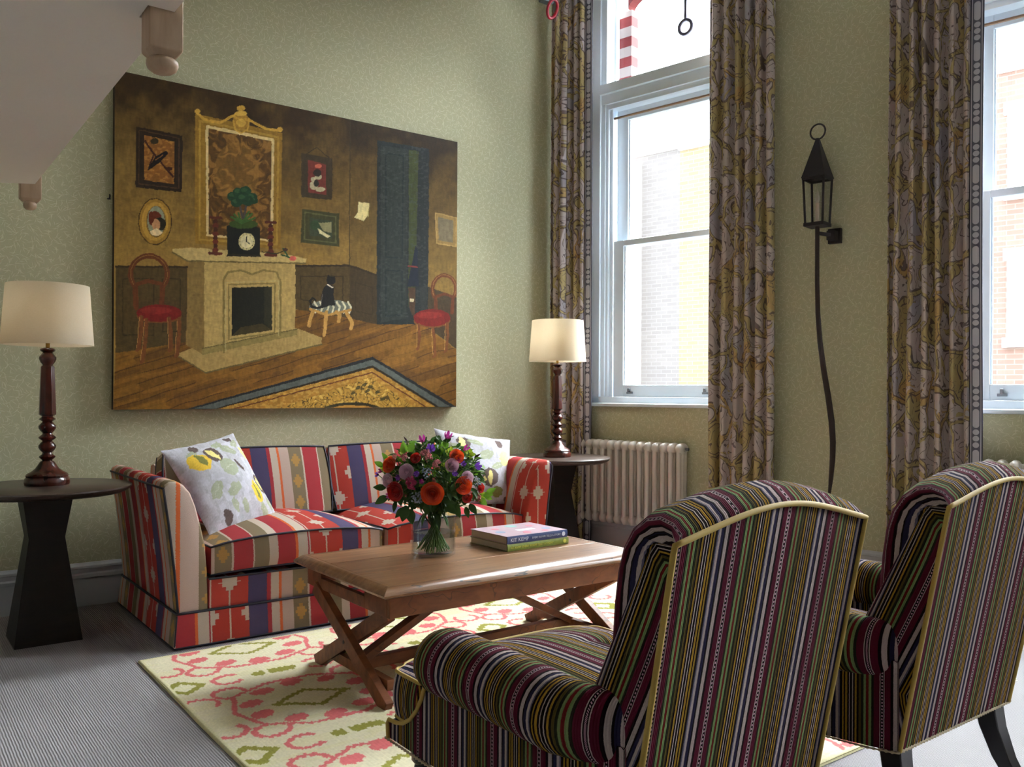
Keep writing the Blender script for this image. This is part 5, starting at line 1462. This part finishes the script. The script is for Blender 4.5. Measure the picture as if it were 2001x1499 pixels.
for a in ((842,975,.055,.036,-2.0,0),(868,978,.060,.040,-.7,0),(884,980,.060,.034,-1.1,0),(795,985,.065,.045,-1.9,0),(790,990,.055,.030,-2.4,0),(800,992,.06,.04,-1.4,0),(772,978,.045,.02,-1.8,0),(912,985,.05,.03,-.9,0),(905,990,.045,.025,-1.3,0),
          (938,972,.04,.028,.2,1),(944,968,.045,.026,.6,1),(930,978,.04,.03,-.6,1),(942,975,.03,.02,-.2,1),(750,975,.06,.035,-2.7,0),(745,958,.05,.03,3.0,0),(860,905,.06,.012,-.9,0),(850,915,.07,.008,-.6,0),(870,930,.07,.007,-1.4,0),(790,885,.05,.03,1.7,1),(800,882,.045,.03,1.2,1),
          (740,915,.04,.025,2.6,1),(752,900,.035,.02,2.2,1),(865,960,.05,.02,.2,0),(878,950,.05,.025,.5,0),(862,970,.055,.03,-.2,0)): cl(*a)
for i in range(14):
    a = i*.9; p = Vector((.03*math.cos(a), .03*math.sin(a), -.155)); leaf(fo, p, Vector((math.cos(a)*.6, math.sin(a)*.6, -.6 if i % 3 == 0 else .5)), UPV, .075, .026, 0)
f_ = fo.build('bouquet_foliage', [M['leaf'], M['leaf2']], loc=BC, smooth=180)
tag(f_, 'mass of green leaves filling the bouquet in the glass vase', 'foliage', kind='stuff')
ex = MB()
for k in range(20):
    p = BC + Vector((.05*math.cos(k), .05*math.sin(k), -.08)); ex.tube([q-BC for q in stem_path(p, k*1.37+.5)], .0022, 6)
tag(ex.build('bouquet_stems', M['stem'], loc=BC, smooth=80), 'bundle of green stems fanning out inside the glass vase', 'stems', kind='stuff')

# ------------------------------------------------------------------ light: overcast sky through the tall windows
SKY = 4.4; SUN_E = 112.0; SUN_AZ = -20; SUN_EL = 29
w = bpy.data.worlds.new('overcast_sky'); scene.world = w; w.use_nodes = True
bg = w.node_tree.nodes['Background']; bg.inputs[0].default_value = (.86, .94, 1.0, 1); bg.inputs[1].default_value = SKY
for a, b in OPEN:
    l = bpy.data.lights.new('daylight_portal', 'AREA'); l.shape = 'RECTANGLE'; l.size = b-a-.1; l.size_y = OZ1-OZ0-.1; l.cycles.is_portal = True
    o = bpy.data.objects.new('daylight_portal', l); COL.objects.link(o)
    c = CORN + WD*(a+b)/2 + WN*.22; o.location = (c.x, c.y, (OZ0+OZ1)/2)
    o.rotation_euler = (Matrix((WD, Vector((0,0,1)), WN)).transposed()).to_euler()      # -Z of the lamp looks into the room
sun = bpy.data.lights.new('hazy_sun', 'SUN'); sun.energy = SUN_E; sun.angle = math.radians(106); sun.color = (.94, .985, 1.0)
so = bpy.data.objects.new('hazy_sun', sun); COL.objects.link(so); so.location = (8, 3, 9)
sd = (WN*math.cos(math.radians(SUN_AZ)) + WD*math.sin(math.radians(SUN_AZ)))*math.cos(math.radians(SUN_EL)) + Vector((0,0,math.sin(math.radians(SUN_EL))))
so.rotation_euler = sd.to_track_quat('Z', 'Y').to_euler()
vs = scene.view_settings; vs.view_transform = 'Standard'; vs.look = 'None'; vs.gamma = 1; vs.use_curve_mapping = False; vs.exposure = 0.73
scene.display_settings.display_device = 'sRGB'
cy = scene.cycles
cy.use_denoising = True; cy.max_bounces = 9; cy.diffuse_bounces = 6; cy.glossy_bounces = 4; cy.transparent_max_bounces = 12; cy.transmission_bounces = 6
cy.sample_clamp_indirect = 6; cy.caustics_reflective = False; cy.caustics_refractive = False
try: cy.denoiser = 'OPENIMAGEDENOISE'
except Exception: pass
